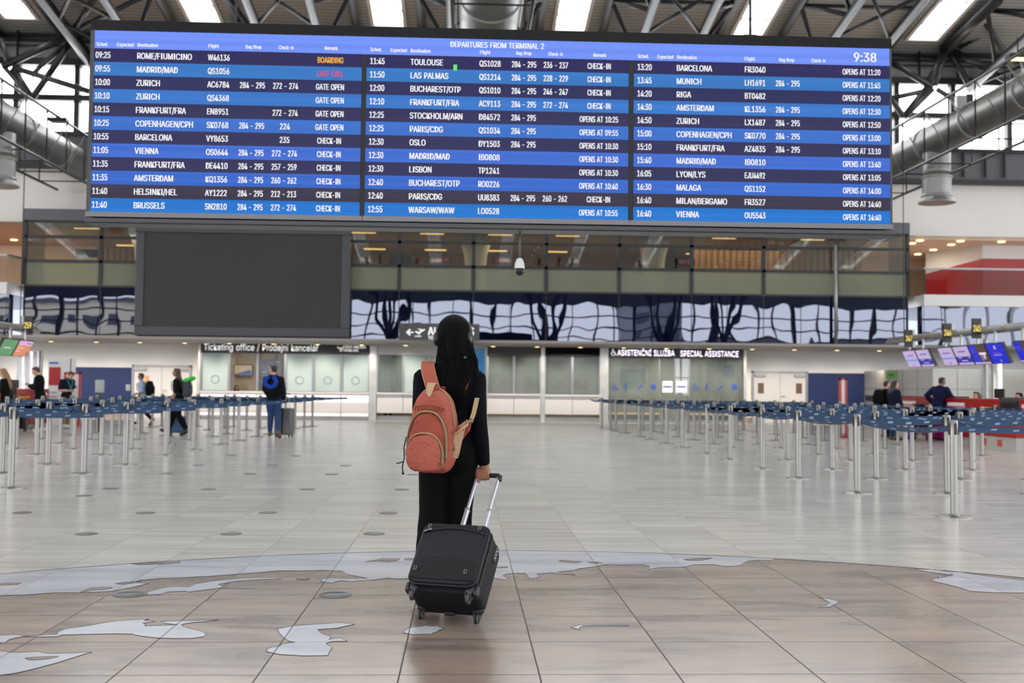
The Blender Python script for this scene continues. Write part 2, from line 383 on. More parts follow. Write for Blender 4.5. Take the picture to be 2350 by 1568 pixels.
# ------------------------------------------------------------------ the hall: floor and inlaid map
S = lambda name, mb, mt, parent=None, **k: tag(mb.build(name, mt, parent, **k), kind='structure')
floor = S('floor', MB().box((-45, -28, -.2), (45, 47, 0)), X['floor'])
DC, DR = (.339, 2.5916), 5.6656
disc = MB(); ring = [(DC[0]+DR*math.cos(2*math.pi*i/180), DC[1]+DR*math.sin(2*math.pi*i/180), 0) for i in range(180)]
disc.prism(ring, (0, 0, .0012))
o = disc.build('map_disc', X['disc'], floor)
edge = MB().tube(ring+ring[:1], .0035, 4)
edge.xform(Matrix.Translation((0, 0, .001)))
edge.build('map_rim', X['outline'], floor)
def px1(l): return [(x/2.9375, 1040+y/2.9375) for x, y in l]
def px2(l): return [(700+x/2.9375, 1200+y/2.9375) for x, y in l]
def px3(l): return [(1400+x/2.4737, 1200+y/2.4737) for x, y in l]
arc = [F(x, y) for x, y in [(-70, 1326), (0, 1319), (143, 1306), (300, 1294.6), (415, 1288), (602, 1276.6), (800, 1270), (887, 1268), (1010, 1266.4), (1166, 1265.7), (1279, 1265.7), (1400, 1268), (1513, 1270.7), (1715, 1279), (1776, 1284)]]
arc = [Vector((DC[0]+(v.x-DC[0])/math.hypot(v.x-DC[0], v.y-DC[1])*DR, DC[1]+(v.y-DC[1])/math.hypot(v.x-DC[0], v.y-DC[1])*DR, 0)) for v in arc]
sea1 = [(1770, 1287.7), (1740, 1286.5), (1715, 1289), (1700, 1298), (1683, 1301), (1659, 1301), (1640, 1297), (1594, 1297), (1575, 1302), (1554, 1303), (1513, 1304), (1487, 1308), (1491, 1301), (1477, 1297), (1440, 1297.5), (1384, 1297),
        (1364, 1302), (1330, 1306), (1313, 1310.6), (1279, 1314), (1300, 1317), (1320, 1321), (1290, 1318), (1262, 1316), (1231, 1319), (1240, 1324), (1226, 1328.7), (1214, 1328.7), (1207, 1317.4), (1177, 1317), (1160, 1319), (1153, 1322.5), (1168, 1329), (1158, 1332), (1136, 1328.7), (1040, 1330),
        (938, 1329), (910, 1330), (891, 1327.7), (860, 1332), (805.5, 1336), (780, 1334), (761, 1339.6), (736, 1336), (740, 1330), (751, 1327.7), (800, 1329), (846, 1328.7), (820, 1324), (795, 1319), (790, 1315), (785, 1312), (741, 1310), (700, 1311),
        (637, 1311), (596, 1315), (530, 1320), (477, 1324), (420, 1327), (371, 1328.7), (323, 1332.8), (300, 1338), (340, 1340.6), (300, 1350), (252, 1359), (191, 1361.7), (120, 1362), (54, 1367), (0, 1368), (-70, 1374)]
polys = [('map_inlay', arc + [F(*q) for q in sea1])]
def P(l): polys.append(('map_inlay', [F(*q) for q in l]))
P(px3([(1730, 266), (1850, 268), (1905, 278), (2000, 283), (2060, 296), (2350, 330), (2600, 352), (2600, 420), (2350, 401), (2190, 400), (2050, 392), (1990, 372), (1900, 350), (1825, 332), (1870, 312), (1860, 305), (1945, 303), (1920, 296), (1850, 289), (1760, 273)]))
P(px1([(985, 960), (995, 940), (1060, 922), (1120, 908), (1180, 902), (1280, 905), (1310, 888), (1420, 868), (1560, 852), (1700, 845), (1890, 843), (1895, 850), (1720, 858), (1600, 868), (1470, 888), (1505, 905), (1705, 904), (1715, 914), (1500, 911), (1390, 925), (1270, 941), (1255, 934), (1130, 940), (1080, 957)]))
P(px1([(-180, 1330), (15, 1338), (90, 1350), (250, 1342), (320, 1355), (480, 1353), (620, 1347), (560, 1362), (470, 1392), (380, 1420), (260, 1452), (100, 1490), (0, 1502), (-180, 1515)]))
P(px1([(160, 1240), (300, 1230), (385, 1226), (400, 1205), (440, 1188), (540, 1175), (620, 1163), (700, 1148), (780, 1136), (880, 1128), (960, 1124), (1002, 1124), (970, 1132), (1046, 1140), (1000, 1146), (962, 1150), (985, 1160), (970, 1169), (1060, 1168), (1200, 1162), (1110, 1152), (1085, 1139), (1220, 1136), (1370, 1131), (1475, 1127), (1375, 1141), (1300, 1146), (1222, 1160), (1230, 1172), (1290, 1188), (1360, 1205), (1392, 1225), (1370, 1243), (1300, 1252), (1200, 1254), (1080, 1252), (980, 1242), (920, 1233), (895, 1224), (780, 1222), (600, 1226), (420, 1230), (385, 1242), (270, 1244)]))
P(px1([(-180, 1240), (0, 1233), (80, 1228), (140, 1231), (160, 1240), (100, 1252), (60, 1262), (30, 1286), (0, 1284), (-180, 1300)]))
P([(637, 1445), (671, 1438), (720, 1434.5), (776, 1430.5), (798, 1432), (814, 1434.5), (790, 1439), (775, 1443), (752, 1445), (728, 1446.5), (739, 1456), (756, 1461), (760, 1465), (754, 1470), (765, 1467), (782, 1465.5), (797, 1473), (760, 1474), (748, 1479), (763, 1488), (757, 1496), (752, 1506), (700, 1507), (644, 1504), (625, 1500), (611, 1497), (613, 1491), (622, 1487), (640, 1485), (650, 1479), (677, 1476), (663, 1473), (650, 1464), (640, 1453)])
P(px2([(663, 748), (668, 730), (700, 712), (745, 706), (790, 704), (800, 697), (850, 702), (900, 700), (905, 708), (940, 718), (900, 728), (885, 742), (862, 745), (855, 755), (800, 754), (720, 758), (690, 750)]))
P(px2([(1793, 711), (1850, 692), (2000, 690), (2182, 692), (2182, 697), (1960, 697), (1872, 700), (1850, 712), (1848, 726), (1828, 718)]))
P(px3([(1192, 427), (1240, 434), (1292, 444), (1297, 454), (1272, 468), (1240, 482), (1205, 485), (1188, 482), (1230, 474), (1245, 458), (1222, 444)]))
for nm, pl in polys:
    mb = MB().prism([p+Vector((0, 0, .0012)) for p in pl], (0, 0, .0012))
    mb.mat(1); mb.tube([p+Vector((0, 0, .002)) for p in pl]+[pl[0]+Vector((0, 0, .002))], .002, 4, cap=False)
    mb.build(nm, [X['sea'], X['outline']], floor)
# islands of stone left inside the inlaid sea
isl = [px1([(168, 1390), (200, 1384), (300, 1379), (395, 1376), (340, 1390), (260, 1398), (200, 1400)]), px1([(-20, 886), (40, 880), (145, 880), (120, 890), (40, 894), (-20, 896)]), px1([(880, 750), (1000, 742), (1218, 735), (1215, 744), (1100, 752), (940, 757)]),
       px2([(410, 265), (470, 255), (520, 243), (640, 246), (620, 262), (560, 268), (500, 262)]), px2([(665, 246), (700, 242), (752, 246), (740, 254), (680, 255)]), px2([(1710, 262), (1730, 256), (1870, 266), (1840, 273), (1770, 272)]), px2([(1905, 268), (1960, 268), (2005, 272), (1950, 279)]), px2([(1290, 303), (1370, 300), (1365, 307), (1300, 309)]),
       px3([(418, 212), (480, 205), (585, 202), (560, 210), (520, 217), (450, 218)]), px3([(1940, 294), (1948, 300), (1900, 310), (1860, 320), (1900, 302)]), px1([(540, 942), (600, 915), (700, 908), (760, 912), (700, 924), (620, 928), (570, 940)]), px1([(775, 884), (820, 876), (950, 866), (900, 880), (830, 890)]), px1([(1995, 852), (2010, 850), (2090, 848), (2080, 856), (2020, 858)])]
for l in isl:
    pl = [F(*q) for q in l]
    mb = MB().prism([p+Vector((0, 0, .0026)) for p in pl], (0, 0, .0006))
    mb.mat(1); mb.tube([p+Vector((0, 0, .003)) for p in pl]+[pl[0]+Vector((0, 0, .003))], .0018, 4, cap=False)
    mb.build('map_island', [X['disc'], X['outline']], floor)

# ------------------------------------------------------------------ roof: sloping ribbed deck with long skylights
def RZ(y): return 13.42 + .153*(38-y) if y > 12 else (17.4 if y > 2 else 17.4 - .19*(2-y))
YS = [-28, 2, 12, 36.6, 38.6]
def deckstrip(mb, x0, x1, ys, th=.25):
    for a, b in zip(ys, ys[1:]):
        mb.hexa([(x0, a, RZ(a)), (x1, a, RZ(a)), (x1, b, RZ(b)), (x0, b, RZ(b)), (x0, a, RZ(a)+th), (x1, a, RZ(a)+th), (x1, b, RZ(b)+th), (x0, b, RZ(b)+th)])
mb = MB(); edges = [-45]+sum([[x-.62, x+.62] for x in SKYX], [])+[45]
for i in range(0, len(edges), 2): deckstrip(mb, edges[i], edges[i+1], YS)
for x in SKYX: deckstrip(mb, x-.62, x+.62, [36.9, 38.6])
ceiling = S('ceiling', mb, X['deck'])
for i, x in enumerate(SKYX):
    mb = MB()
    ys = [-24, 2, 12, 36.9]
    for sx_ in (-1, 1):
        xa, xb = x+sx_*.62, x+sx_*.5
        for a, b in zip(ys, ys[1:]):
            mb.hexa([(min(xa, xb), a, RZ(a)-.07), (max(xa, xb), a, RZ(a)-.07), (max(xa, xb), b, RZ(b)-.07), (min(xa, xb), b, RZ(b)-.07), (min(xa, xb), a, RZ(a)+.2), (max(xa, xb), a, RZ(a)+.2), (max(xa, xb), b, RZ(b)+.2), (min(xa, xb), b, RZ(b)+.2)])
    for yy in (-24, 36.9): mb.box((x-.62, yy-.06, RZ(yy)-.07), (x+.62, yy+.06, RZ(yy)+.2))
    k = -24+1.5
    mb.mat(1)
    while k < 36.5: mb.bar((x-.5, k, RZ(k)+.1), (x+.5, k, RZ(k)+.1), .07, .09); k += 1.5
    w = S('window_%d' % (i+1), mb, [X['white'], X['alu']])
    pm = MB()
    for a, b in zip(ys, ys[1:]): pm.add([(x-.5, a, RZ(a)+.17), (x+.5, a, RZ(a)+.17), (x+.5, b, RZ(b)+.17), (x-.5, b, RZ(b)+.17)], [(0, 1, 2, 3)])
    tag(pm.build('pane', X['skypane'], w), kind='structure')
    if abs(x) > 23: continue
    portal('daylight_opening', (x, 24.4, RZ(24.4)+.2), (-.152, 0, 0), 1.0, 25)
    portal('daylight_opening', (x, -11, RZ(-11)+.2), (.19, 0, 0), 1.0, 26)
# purlins across the roof
mb = MB()
for y in (38.0, 33.2, 28.4): mb.tube([(-26, y, RZ(y)-.16), (26, y, RZ(y)-.16)], .15, 12)
S('trim_1', mb, X['truss'], smooth=True)

# ------------------------------------------------------------------ far wall, clerestory, gallery openings, side and rear walls
mb = MB()
mb.box((-45, 38, 12.55), (45, 38.3, 13.9))
S('wall_upper', mb, X['ceil_panel'])
mb = MB(); mb.box((-45, 38, 8.75), (45, 38.3, 9.84))
S('wall_band', mb, X['dark_panel'])
mb = MB(); mb.box((-45, 38.02, 6.82), (45, 38.3, 8.78)); mb.box((-45, 45.8, 4.3), (45, 46, 7))
S('wall_front', mb, X['white'])
cl = MB()
for z, h in ((12.4, .24), (11.14, .2), (9.9, .12)): cl.box((-45, 37.86, z-h/2), (45, 38.2, z+h/2))
k = -26.0
while k < 45: cl.box((k-.09, 37.95, 9.84), (k+.09, 38.2, 12.4)); k += 2.07
cl.box((-45, 37.8, 8.66), (45, 38.05, 8.84))
cw = S('window_9', cl, X['truss'])
tag(MB().add([(-45, 38.25, 9.84), (45, 38.25, 9.84), (45, 38.25, 12.55), (-45, 38.25, 12.55)], [(0, 1, 2, 3)]).build('pane', X['skypane'], cw), kind='structure')
portal('daylight_opening', (0, 38.5, 11.2), (-math.pi/2, 0, 0), 54, 2.6)
# slim pipes and conduits against the dark upper wall
mb = MB()
for z in (13.15, 12.95): mb.tube([(-45, 37.9, z), (-13.6, 37.9, z)], .03, 6); mb.tube([(14.5, 37.9, z), (45, 37.9, z)], .03, 6)
for x in (-15.6, -13.9, 16.2, 17.6, 19.6, 20.6): mb.tube([(x, 37.85, 12.5), (x, 37.85, 13.7)], .04, 6)
for x in (17.8, 18.6, 19.3): mb.tube([(x, 37.9, 8.95), (x, 37.9, 9.8)], .05, 6)
S('trim_2', mb, X['black_metal'])
# gallery (upper floor) on both sides of the glass box: slab, ceiling, back wall
mb = MB(); mb.box((15.4, 35.75, 4.12), (45, 46, 4.5)); mb.box((-45, 35.75, 4.12), (-14.85, 46, 4.5)); S('trim_3', mb, X['white_gloss'])
mb = MB(); mb.box((15.2, 38.3, 6.72), (45, 46, 6.84)); S('ceiling_gallery', mb, X['beige'])
mb = MB(); mb.box((-45, 38.3, 6.72), (-14.6, 46, 6.84)); S('ceiling_lounge', mb, mat('terracotta_ceiling', (176, 132, 108), .6))
mb = MB(); mb.box((15.2, 44, 4.5), (20, 44.2, 6.72)); mb.box((-45, 44, 4.5), (-14.6, 44.2, 6.72)); S('wall_gallery', mb, X['beige'])
mb = MB(); mb.box((18.13, 41.9, 6.0), (19.27, 39.5, 6.72)); mb.hexa([(18.13, 41.92, 5.75), (19.25, 39.5, 6.2), (45, 39.5, 6.2), (45, 46, 5.75), (18.13, 41.92, 6.72), (19.25, 39.5, 6.72), (45, 39.5, 6.72), (45, 46, 6.72)])
mb = MB().hexa([(18.13, 41.92, 5.88), (19.25, 39.5, 6.22), (45, 39.5, 6.22), (45, 41.92, 5.88), (18.13, 41.92, 6.72), (19.25, 39.5, 6.72), (45, 39.5, 6.72), (45, 41.92, 6.72)])
mb.mat(1); mb.hexa([(18.13, 41.92, 4.5), (19.25, 39.5, 4.5), (45, 39.5, 4.5), (45, 41.92, 4.5), (18.13, 41.92, 5.88), (19.25, 39.5, 6.22), (45, 39.5, 6.22), (45, 41.92, 5.88)])
S('wall_red', mb, [X['white'], X['red']])
for sx_, x0, x1, lab in ((1, 15.42, 45, 'glass gallery railing in front of the red wall on the upper floor'), (-1, -45, -14.87, 'glass gallery railing of the upper lounge beside the glass box, left')):
    r = empty('glass_railing', (x0 if sx_ > 0 else x1, 35.8, 4.5), 0, lab, 'railing')
    off = -Vector(r.location); xe = x0 if sx_ > 0 else x1
    h = MB().box((x0, 35.76, 5.36), (x1, 35.84, 5.42)); h.bar((xe, 35.8, 5.39), (xe-.25*sx_, 37.9, 5.39), .06, .06)
    h.xform(Matrix.Translation(off)).build('handrail', X['alu'], r)
    g = MB().box((x0, 35.79, 4.5), (x1, 35.81, 5.36)); g.hexa([(xe, 35.8, 4.5), (xe+.01, 35.8, 4.5), (xe-.25*sx_+.01, 37.9, 4.5), (xe-.25*sx_, 37.9, 4.5), (xe, 35.8, 5.36), (xe+.01, 35.8, 5.36), (xe-.25*sx_+.01, 37.9, 5.36), (xe-.25*sx_, 37.9, 5.36)])
    g.xform(Matrix.Translation(off)).build('glass_panel', X['rail_glass'], r)
# mirror glass under the gallery and its return beside the glass box
mb = MB()
mb.box((15.42, 35.8, 2.8), (45, 36, 4.12)); mb.box((15.36, 35.82, 2.8), (15.42, 37.9, 4.12))
mb.box((-45, 35.8, 2.78), (-14.87, 36, 4.12)); mb.box((-14.87, 35.82, 2.78), (-14.81, 37.9, 4.12))
S('window_10', mb, X['navyglass'])
mb = MB(); mb.box((-45, 35.9, 2.72), (45, 40.4, 2.80)); S('trim_4', mb, X['soffit'])
# ---- glass box
BX0, BX1, BY = -14.6, 15.15, 36.5
MUL = [BX0, -12.11] + [-9.67, -7.2, -4.7] + [-2.23, .26, 2.72, 5.2, 7.67, 10.15, 12.67, BX1]
fr = MB()
for z, h in ((6.62, .1), (6.1, .1), (5.29, .1), (4.47, .06)): fr.box((BX0, BY-.05, z-h/2), (BX1, BY+.06, z+h/2))
for x in MUL:
    fr.box((x-.06, BY-.05, 4.5), (x+.06, BY+.06, 6.65)); fr.box((x-.012, BY-.02, 2.8), (x+.012, BY+.02, 4.5))
wb = S('window_11', fr, X['frame_dark'])
for a, b in zip(MUL, MUL[1:]):
    for z0, z1, mt in ((5.29, 6.1, 'clear'), (6.1, 6.62, 'clear'), (4.47, 5.29, 'balu'), (2.8, 4.47, 'navyglass')):
        tag(MB().box((a, BY-.01, z0), (b, BY+.01, z1)).build('pane', X[mt], wb), kind='structure')
mb = MB(); mb.box((BX0-.05, BY-.1, 6.64), (BX1+.05, BY+2, 7.02)); S('trim_5', mb, X['dark_panel'])
mb = MB(); mb.box((BX0, BY, 4.3), (BX1, 46, 4.46)); S('floor_upper', mb, X['granite'])
mb = MB(); mb.box((BX0, BY+.02, 2.8), (BX1, BY+.2, 4.44)); S('wall_spandrel', mb, X['frame_dark'])
# behind the clear rows: timber lined room
mb = MB(); mb.box((BX0, 43.5, 4.46), (-9.3, 43.7, 6.66)); mb.box((8.6, 40.8, 4.46), (BX1, 41, 6.66)); S('wall_slats', mb, X['wood'])
mb = MB(); mb.box((-9.3, 44.6, 4.46), (8.6, 44.8, 6.66)); S('wall_timber', mb, X['wood_plain'])
mb = MB(); mb.box((BX0, BY+.1, 6.66), (BX1, 46, 6.7)); S('ceiling_lobby', mb, mat('timber_ceiling', (150, 118, 86), .5))
for x in (BX0, BX1): S('wall_return', MB().box((x-.03, BY, 4.46), (x+.03, 38.1, 6.66)), X['clear'])
mb = MB()
for x in (-11.5, .35, 6.9): mb.lathe((x, 39.5, 4.46), [(.42, 0), (.36, .8), (.42, 1.6), (.6, 2.2)], 24)
S('trim_6', mb, X['white'], smooth=True)
k = 0
for y in (38.2, 40.5, 42.8):
    for x in (-13.2, -10.4, -3.6, -1.2, 1.2, 3.6, 9.2, 12.4):
        lt = MB().box((x-.42, y-.06, 6.625), (x+.42, y+.06, 6.66)).build('ceiling_light', X['lamp_in']); k += 1
        tag(lt, 'warm ceiling light inside the glass box, %s row, %s from left' % (('front', 'middle', 'back')[(38.2, 40.5, 42.8).index(y)], ('first', 'second', 'third', 'fourth', 'fifth', 'sixth', 'seventh', 'eighth')[(k-1) % 8]), 'light', 'warm ceiling lights inside the glass box')
for x in (-11, -3, 3, 10): lamp('AREA', 'lobby_lamp', (x, 40, 6.55), 75, (1, .76, .48), shape='RECTANGLE', size=4, size_y=2)
# side and rear walls (seen in the reflections)
for sx_, nm in ((-1, 'wall_left'), (1, 'wall_right')):
    mb = MB(); mb.box((45*sx_, -28, 0), (45*sx_+.3*sx_, 46, 3.2)); mb.box((45*sx_, -28, 9), (45*sx_+.3*sx_, 46, 18.5))
    for i in range(-28, 46, 4): mb.box((45*sx_, i-.12, 3.2), (45*sx_+.3*sx_, i+.12, 9))
    S(nm, mb, X['white'])
    portal('daylight_opening', (45.5*sx_, 9, 6.1), (0, math.pi/2*sx_, 0), 5.8, 74)
mb = MB(); mb.box((-45, -28.3, 9.1), (45, -28, 17)); S('wall_rear', mb, X['dark_panel'])
mb = MB(); k = -45.0; i = 0
while k < 45.1:
    w_ = .2 if i % 4 == 0 else .07
    mb.box((k-w_, -28.2, 0), (k+w_, -27.9, 9.1)); k += 1.9; i += 1
for z in (2.4, 4.6, 5.9, 6.9, 8.0): mb.box((-45, -28.15, z-.06), (45, -27.95, z+.06))
S('window_12', mb, X['black_metal'])
# branching columns by the rear glass
def tree_column(x, y, top, label):
    r = empty('branching_column', (x, y, 0), 0, label, 'column')
    MB().tube([(0, 0, 0), (0, 0, 5.2)], [.38, .34], 16).build('trunk', X['truss'], r, smooth=True)
    for dx, dy in ((-2.2, 0), (2.2, 0), (-.9, 1.6), (.9, 1.6)):
        MB().tube([(0, 0, 5.0), (dx*.5, dy*.5, 7), (dx, dy, top)], [.2, .17, .14], 10).build('branch', X['truss'], r, smooth=True)
for x in (-19, -6.5, 7.2, 17.5, 23): tree_column(x, -22, RZ(-22)-.3, 'dark branching steel column mirrored in the navy glass, at X %s of the rear window' % ('far left' if x < -10 else 'centre left' if x < 0 else 'centre right' if x < 10 else 'right' if x < 20 else 'far right'))
# what stands outside: blocks mirrored in the navy glass, and one added light blocker
def building(name, x0, x1, y, h, mt, cols, rows, label, d=14):
    r = empty(name, ((x0+x1)/2, y, 0), 0, label, 'building')
    cx = (x0+x1)/2; w = x1-x0
    MB().box((-w/2, -d, 0), (w/2, 0, h)).build('wall', mt, r)
    MB().box((-w/2-.3, -d-.3, h), (w/2+.3, .3, h+.4)).build('roof', X['dark_panel'], r)
    for c in range(cols):
        for q in range(rows):
            a = -w/2 + (c+.5)*w/cols; z = 1.2 + q*(h-1.6)/rows
            MB().box((a-w/cols*.28, -.05, z), (a+w/cols*.28, .06, z+(h-1.6)/rows*.5)).build('window', X['win_dark'], r)
building('hotel_building', -66, -43, -75, 12.0, X['cream'], 8, 4, 'cream hotel block with rows of windows mirrored in the glass band at left')
building('tower_block', 26, 34, -95, 15, X['bldg'], 3, 5, 'slim grey office block mirrored in the glass band at right')
building('terminal_wing', 36, 62, -80, 8, X['bldg'], 7, 3, 'low grey wing mirrored in the glass band, far right')
building('horizon_blocker', -42, 26, -62, 6.2, X['bldg'], 22, 2, 'added low grey block outside, unseen, hiding the bright sky at the horizon')  # added unseen block, keeps low sky out of post and floor reflections
S('ground', MB().box((-160, -220, -.3), (160, -28.4, -.05)), mat('grey_tarmac', (140, 140, 138), .8))
S('ground_side', MB().box((-160, -28.4, -.35), (-45.5, 60, -.1)), X['dark_panel'])

# ------------------------------------------------------------------ roof trusses
for i in range(-3, 4):
    xm = .4 + 6.2*i
    nth = ('far left', 'second from left', 'third from left', 'middle', 'third from right', 'second from right', 'far right')[i+3]
    t = empty('roof_truss', (xm, 38, RZ(38)), 0, 'grey tubular roof truss between two skylights, %s of the seven' % nth, 'truss', 'grey tubular roof trusses')
    def q(dx, y, dz): return Vector((dx, y-38, RZ(y)-RZ(38)+dz))
    ys = [12.0, 15.2, 18.4, 21.6, 24.8, 28, 31.2, 34.4, 37.6]
    for dx in (-.95, .95):
        MB().tube([q(dx, 4, -1.3), q(dx, 12, -1.3), q(dx*1.0, 37.9, -1.3)], .15, 12).build('bottom_chord', X['truss'], t, smooth=True)
    for dx in (-2.0, 2.0): MB().tube([q(dx, 4, -.2), q(dx, 12, -.2), q(dx, 37.9, -.2)], .14, 12).build('top_chord', X['truss_light'], t, smooth=True)
    mb = MB().box((-.9, -22, 0), (.9, 0, .06))
    for a, b in zip(ys, ys[1:]):
        for dx in (-1, 1):
            mid = (a+b)/2
            MB().tube([q(dx*2, a, -.2), q(dx*.95, mid, -1.3)], .075, 8).build('web', X['truss'], t, smooth=True)
            MB().tube([q(dx*.95, mid, -1.3), q(dx*2, b, -.2)], .075, 8).build('web', X['truss'], t, smooth=True)
        MB().tube([q(-.95, a, -1.3), q(.95, b, -1.3)], .065, 8).build('web', X['truss'], t, smooth=True)
        MB().tube([q(.95, a, -1.3), q(-.95, b, -1.3)], .065, 8).build('web', X['truss'], t, smooth=True)
        MB().tube([q(-2, b, -.2), q(2, b, -.2)], .07, 8).build('web', X['truss'], t, smooth=True)
# tubular bracing in front of the clerestory: end frames of the trusses
def brace(name, segs, label):
    a0 = Vector(segs[0][0]); r = empty(name, a0, 0, label, 'brace')
    for p, q_, rad in segs:
        MB().tube([Vector(p)-a0, Vector(q_)-a0], rad, 12).build('strut', X['truss'] if rad > .1 else X['truss_light'], r, smooth=True)
def A(x, y, Y=None): return tuple(at(x, y, Y or (37.3 if y > 95 else 34.5 + 2.8*max(0, y)/95 if y > 0 else 33.8)))
brace('end_brace', [(A(100, 0, 33.5), A(170, 84), .17), (A(170, 84), A(235, 175), .17), (A(160, 82), A(8, 152), .12), (A(166, 90), A(120, 160), .11), (A(120, 160), A(72, 228), .11), (A(172, 66), A(222, -12), .1), (A(172, 70), A(330, -8), .09),
                    (A(8, 152), A(72, 226), .08), (A(30, 158), A(74, 226), .11), (A(30, 155), A(205, 210), .1), (A(148, 108), A(95, 150), .08), (A(95, 150), A(72, 175), .08), (A(0, 88), A(22, 148), .1)], 'dark tubular end brace before the clerestory, left of the departures board')
brace('end_brace', [(A(2289, 0, 33.5), A(2168, 112), .19), (A(2168, 118), A(2125, 198), .11), (A(2172, 118), A(2145, 196), .09), (A(2180, 118), A(2226, 198), .11), (A(2185, 115), A(2322, 192), .11), (A(2040, 140), A(2140, 200), .12), (A(2044, 226), A(2140, 205), .09), (A(2140, 205), A(2076, 268), .1), (A(2128, 200), A(2074, 268), .11),
                    (A(2044, 226), A(2074, 268), .1), (A(2150, 205), A(2200, 236), .09), (A(2252, 36), A(2330, 160), .1), (A(2250, 38), A(2352, 36), .09), (A(2250, 40), A(2352, 86), .1), (A(2200, 110), A(2292, 62), .07), (A(2292, 62), A(2352, 20), .07)], 'dark tubular end brace before the clerestory, right of the departures board')

# ------------------------------------------------------------------ air ducts with their lattice gantries
def duct(x, z, rad, y0, y1, label, outs=()):
    r = empty('air_duct', (x, (y0+y1)/2, z), 0, label, 'duct'); L2 = (y1-y0)/2
    MB().tube([(0, -L2, 0), (0, L2, 0)], rad, 40).build('duct_pipe', X['galv'], r, smooth=True, angle=.6)
    for k in range(int(L2*2//3)):
        MB().lathe((0, -L2+1.5+k*3, 0), [(rad+.004, -.05), (rad+.03, -.04), (rad+.03, .04), (rad+.004, .05)], 40, (0, 1, 0)).build('collar', X['galv_plain'], r, smooth=True)
    for oy in outs:
        y = oy-(y0+y1)/2
        ob = MB().lathe((0, y, 0), [(.40, -1.0), (.40, -rad+.1)], 28).mat(0)
        ob.lathe((0, y, 0), [(.43, -1.18), (.45, -1.16), (.45, -1.12), (.41, -1.1)], 28)
        ob.lathe((0, y, 0), [(.42, -1.75), (.42, -1.12)], 28); ob.lathe((0, y, 0), [(.44, -1.74), (.455, -1.70), (.44, -1.66)], 28)
        ob.lathe((0, y, 0), [(.54, -1.92), (.545, -1.9), (.46, -1.81), (.43, -1.74)], 28)
        ob.build('outlet', X['galv_plain'], r, smooth=True, angle=.7)
    return r
duct(14.2, 8.85, .5, 4, 37.8, 'large galvanised round air duct hanging right of the departures board', (32.0,))
duct(-13.3, 8.75, .5, 4, 37.8, 'large galvanised round air duct hanging left of the departures board', (31.3,))
duct(.5, 10.3, .72, 2, 37.6, 'wide round air duct under the roof above the middle of the board')
def gantry(x, z, hw, hh, y0, y1, label, step=1.5):
    r = empty('duct_gantry', (x, (y0+y1)/2, z), 0, label, 'gantry'); L2 = (y1-y0)/2
    for a in (-1, 1):
        for b in (-1, 1): MB().tube([(a*hw, -L2, b*hh), (a*hw, L2, b*hh)], .045, 8).build('rail', X['black_metal'], r, smooth=True)
    y = -L2; k = 0
    while y < L2-.01:
        for a in (-1, 1): MB().tube([(a*hw, y, -hh), (a*hw, y, hh)], .025, 6).build('post', X['black_metal'], r)
        MB().tube([(-hw, y, -hh), (hw, y, -hh)], .022, 6).build('crossbar', X['black_metal'], r)
        if k % 1 == 0:
            a = -1 if x > 0 else 1
            MB().tube([(a*hw, y, -hh), (a*hw, y+step, hh)], .02, 6).build('brace', X['black_metal'], r)
        y += step; k += 1
    return r
gantry(14.2, 8.75, .72, .78, 12, 37.6, 'black lattice gantry carrying the right hand air duct', 1.6)
gantry(-13.3, 8.65, .72, .78, 12, 37.6, 'black lattice gantry carrying the left hand air duct', 1.6)
gantry(.5, 10.25, .86, .86, 10, 36, 'black lattice frame around the wide middle air duct', 3.2)
def floodlight(x, y, z, label, lit):
    r = empty('floodlight', (x, y, z), 0, label, 'light')
    MB().box((-.28, -.16, -.06), (.28, .16, .06)).build('housing', X['black_metal'], r, bevel=.02)
    MB().box((-.24, -.13, -.075), (.24, .13, -.062)).build('lens', X['lamp'] if lit else X['galv_plain'], r)
    MB().tube([(0, 0, .05), (0, 0, .5)], .02, 6).build('bracket', X['black_metal'], r)
floodlight(*at(2336, 130, 27.5), 'lit floodlight above the right hand duct gantry', True)
floodlight(*at(135, 276, 33.5), 'dark flat floodlight on the left hand duct gantry', False)
jb = empty('junction_box', at(2212, 236, 30.5), 0, 'small grey junction box with cables clamped to the right gantry', 'box')
MB().box((-.24, -.1, -.2), (.05, .1, .2)).build('housing', X['galv_plain'], jb, bevel=.02)
MB().box((.05, -.11, -.26), (.24, .11, .24)).build('cover', X['black'], jb, bevel=.02)
cb = MB()
for k in range(4): cb.tube([(.0+.06*k, 0, -.2), (.02+.07*k, .02, -.42), (.06+.05*k, 0, -.5), (.1+.05*k, .02, -.3)], .012, 6)
cb.build('cable', X['black'], jb)

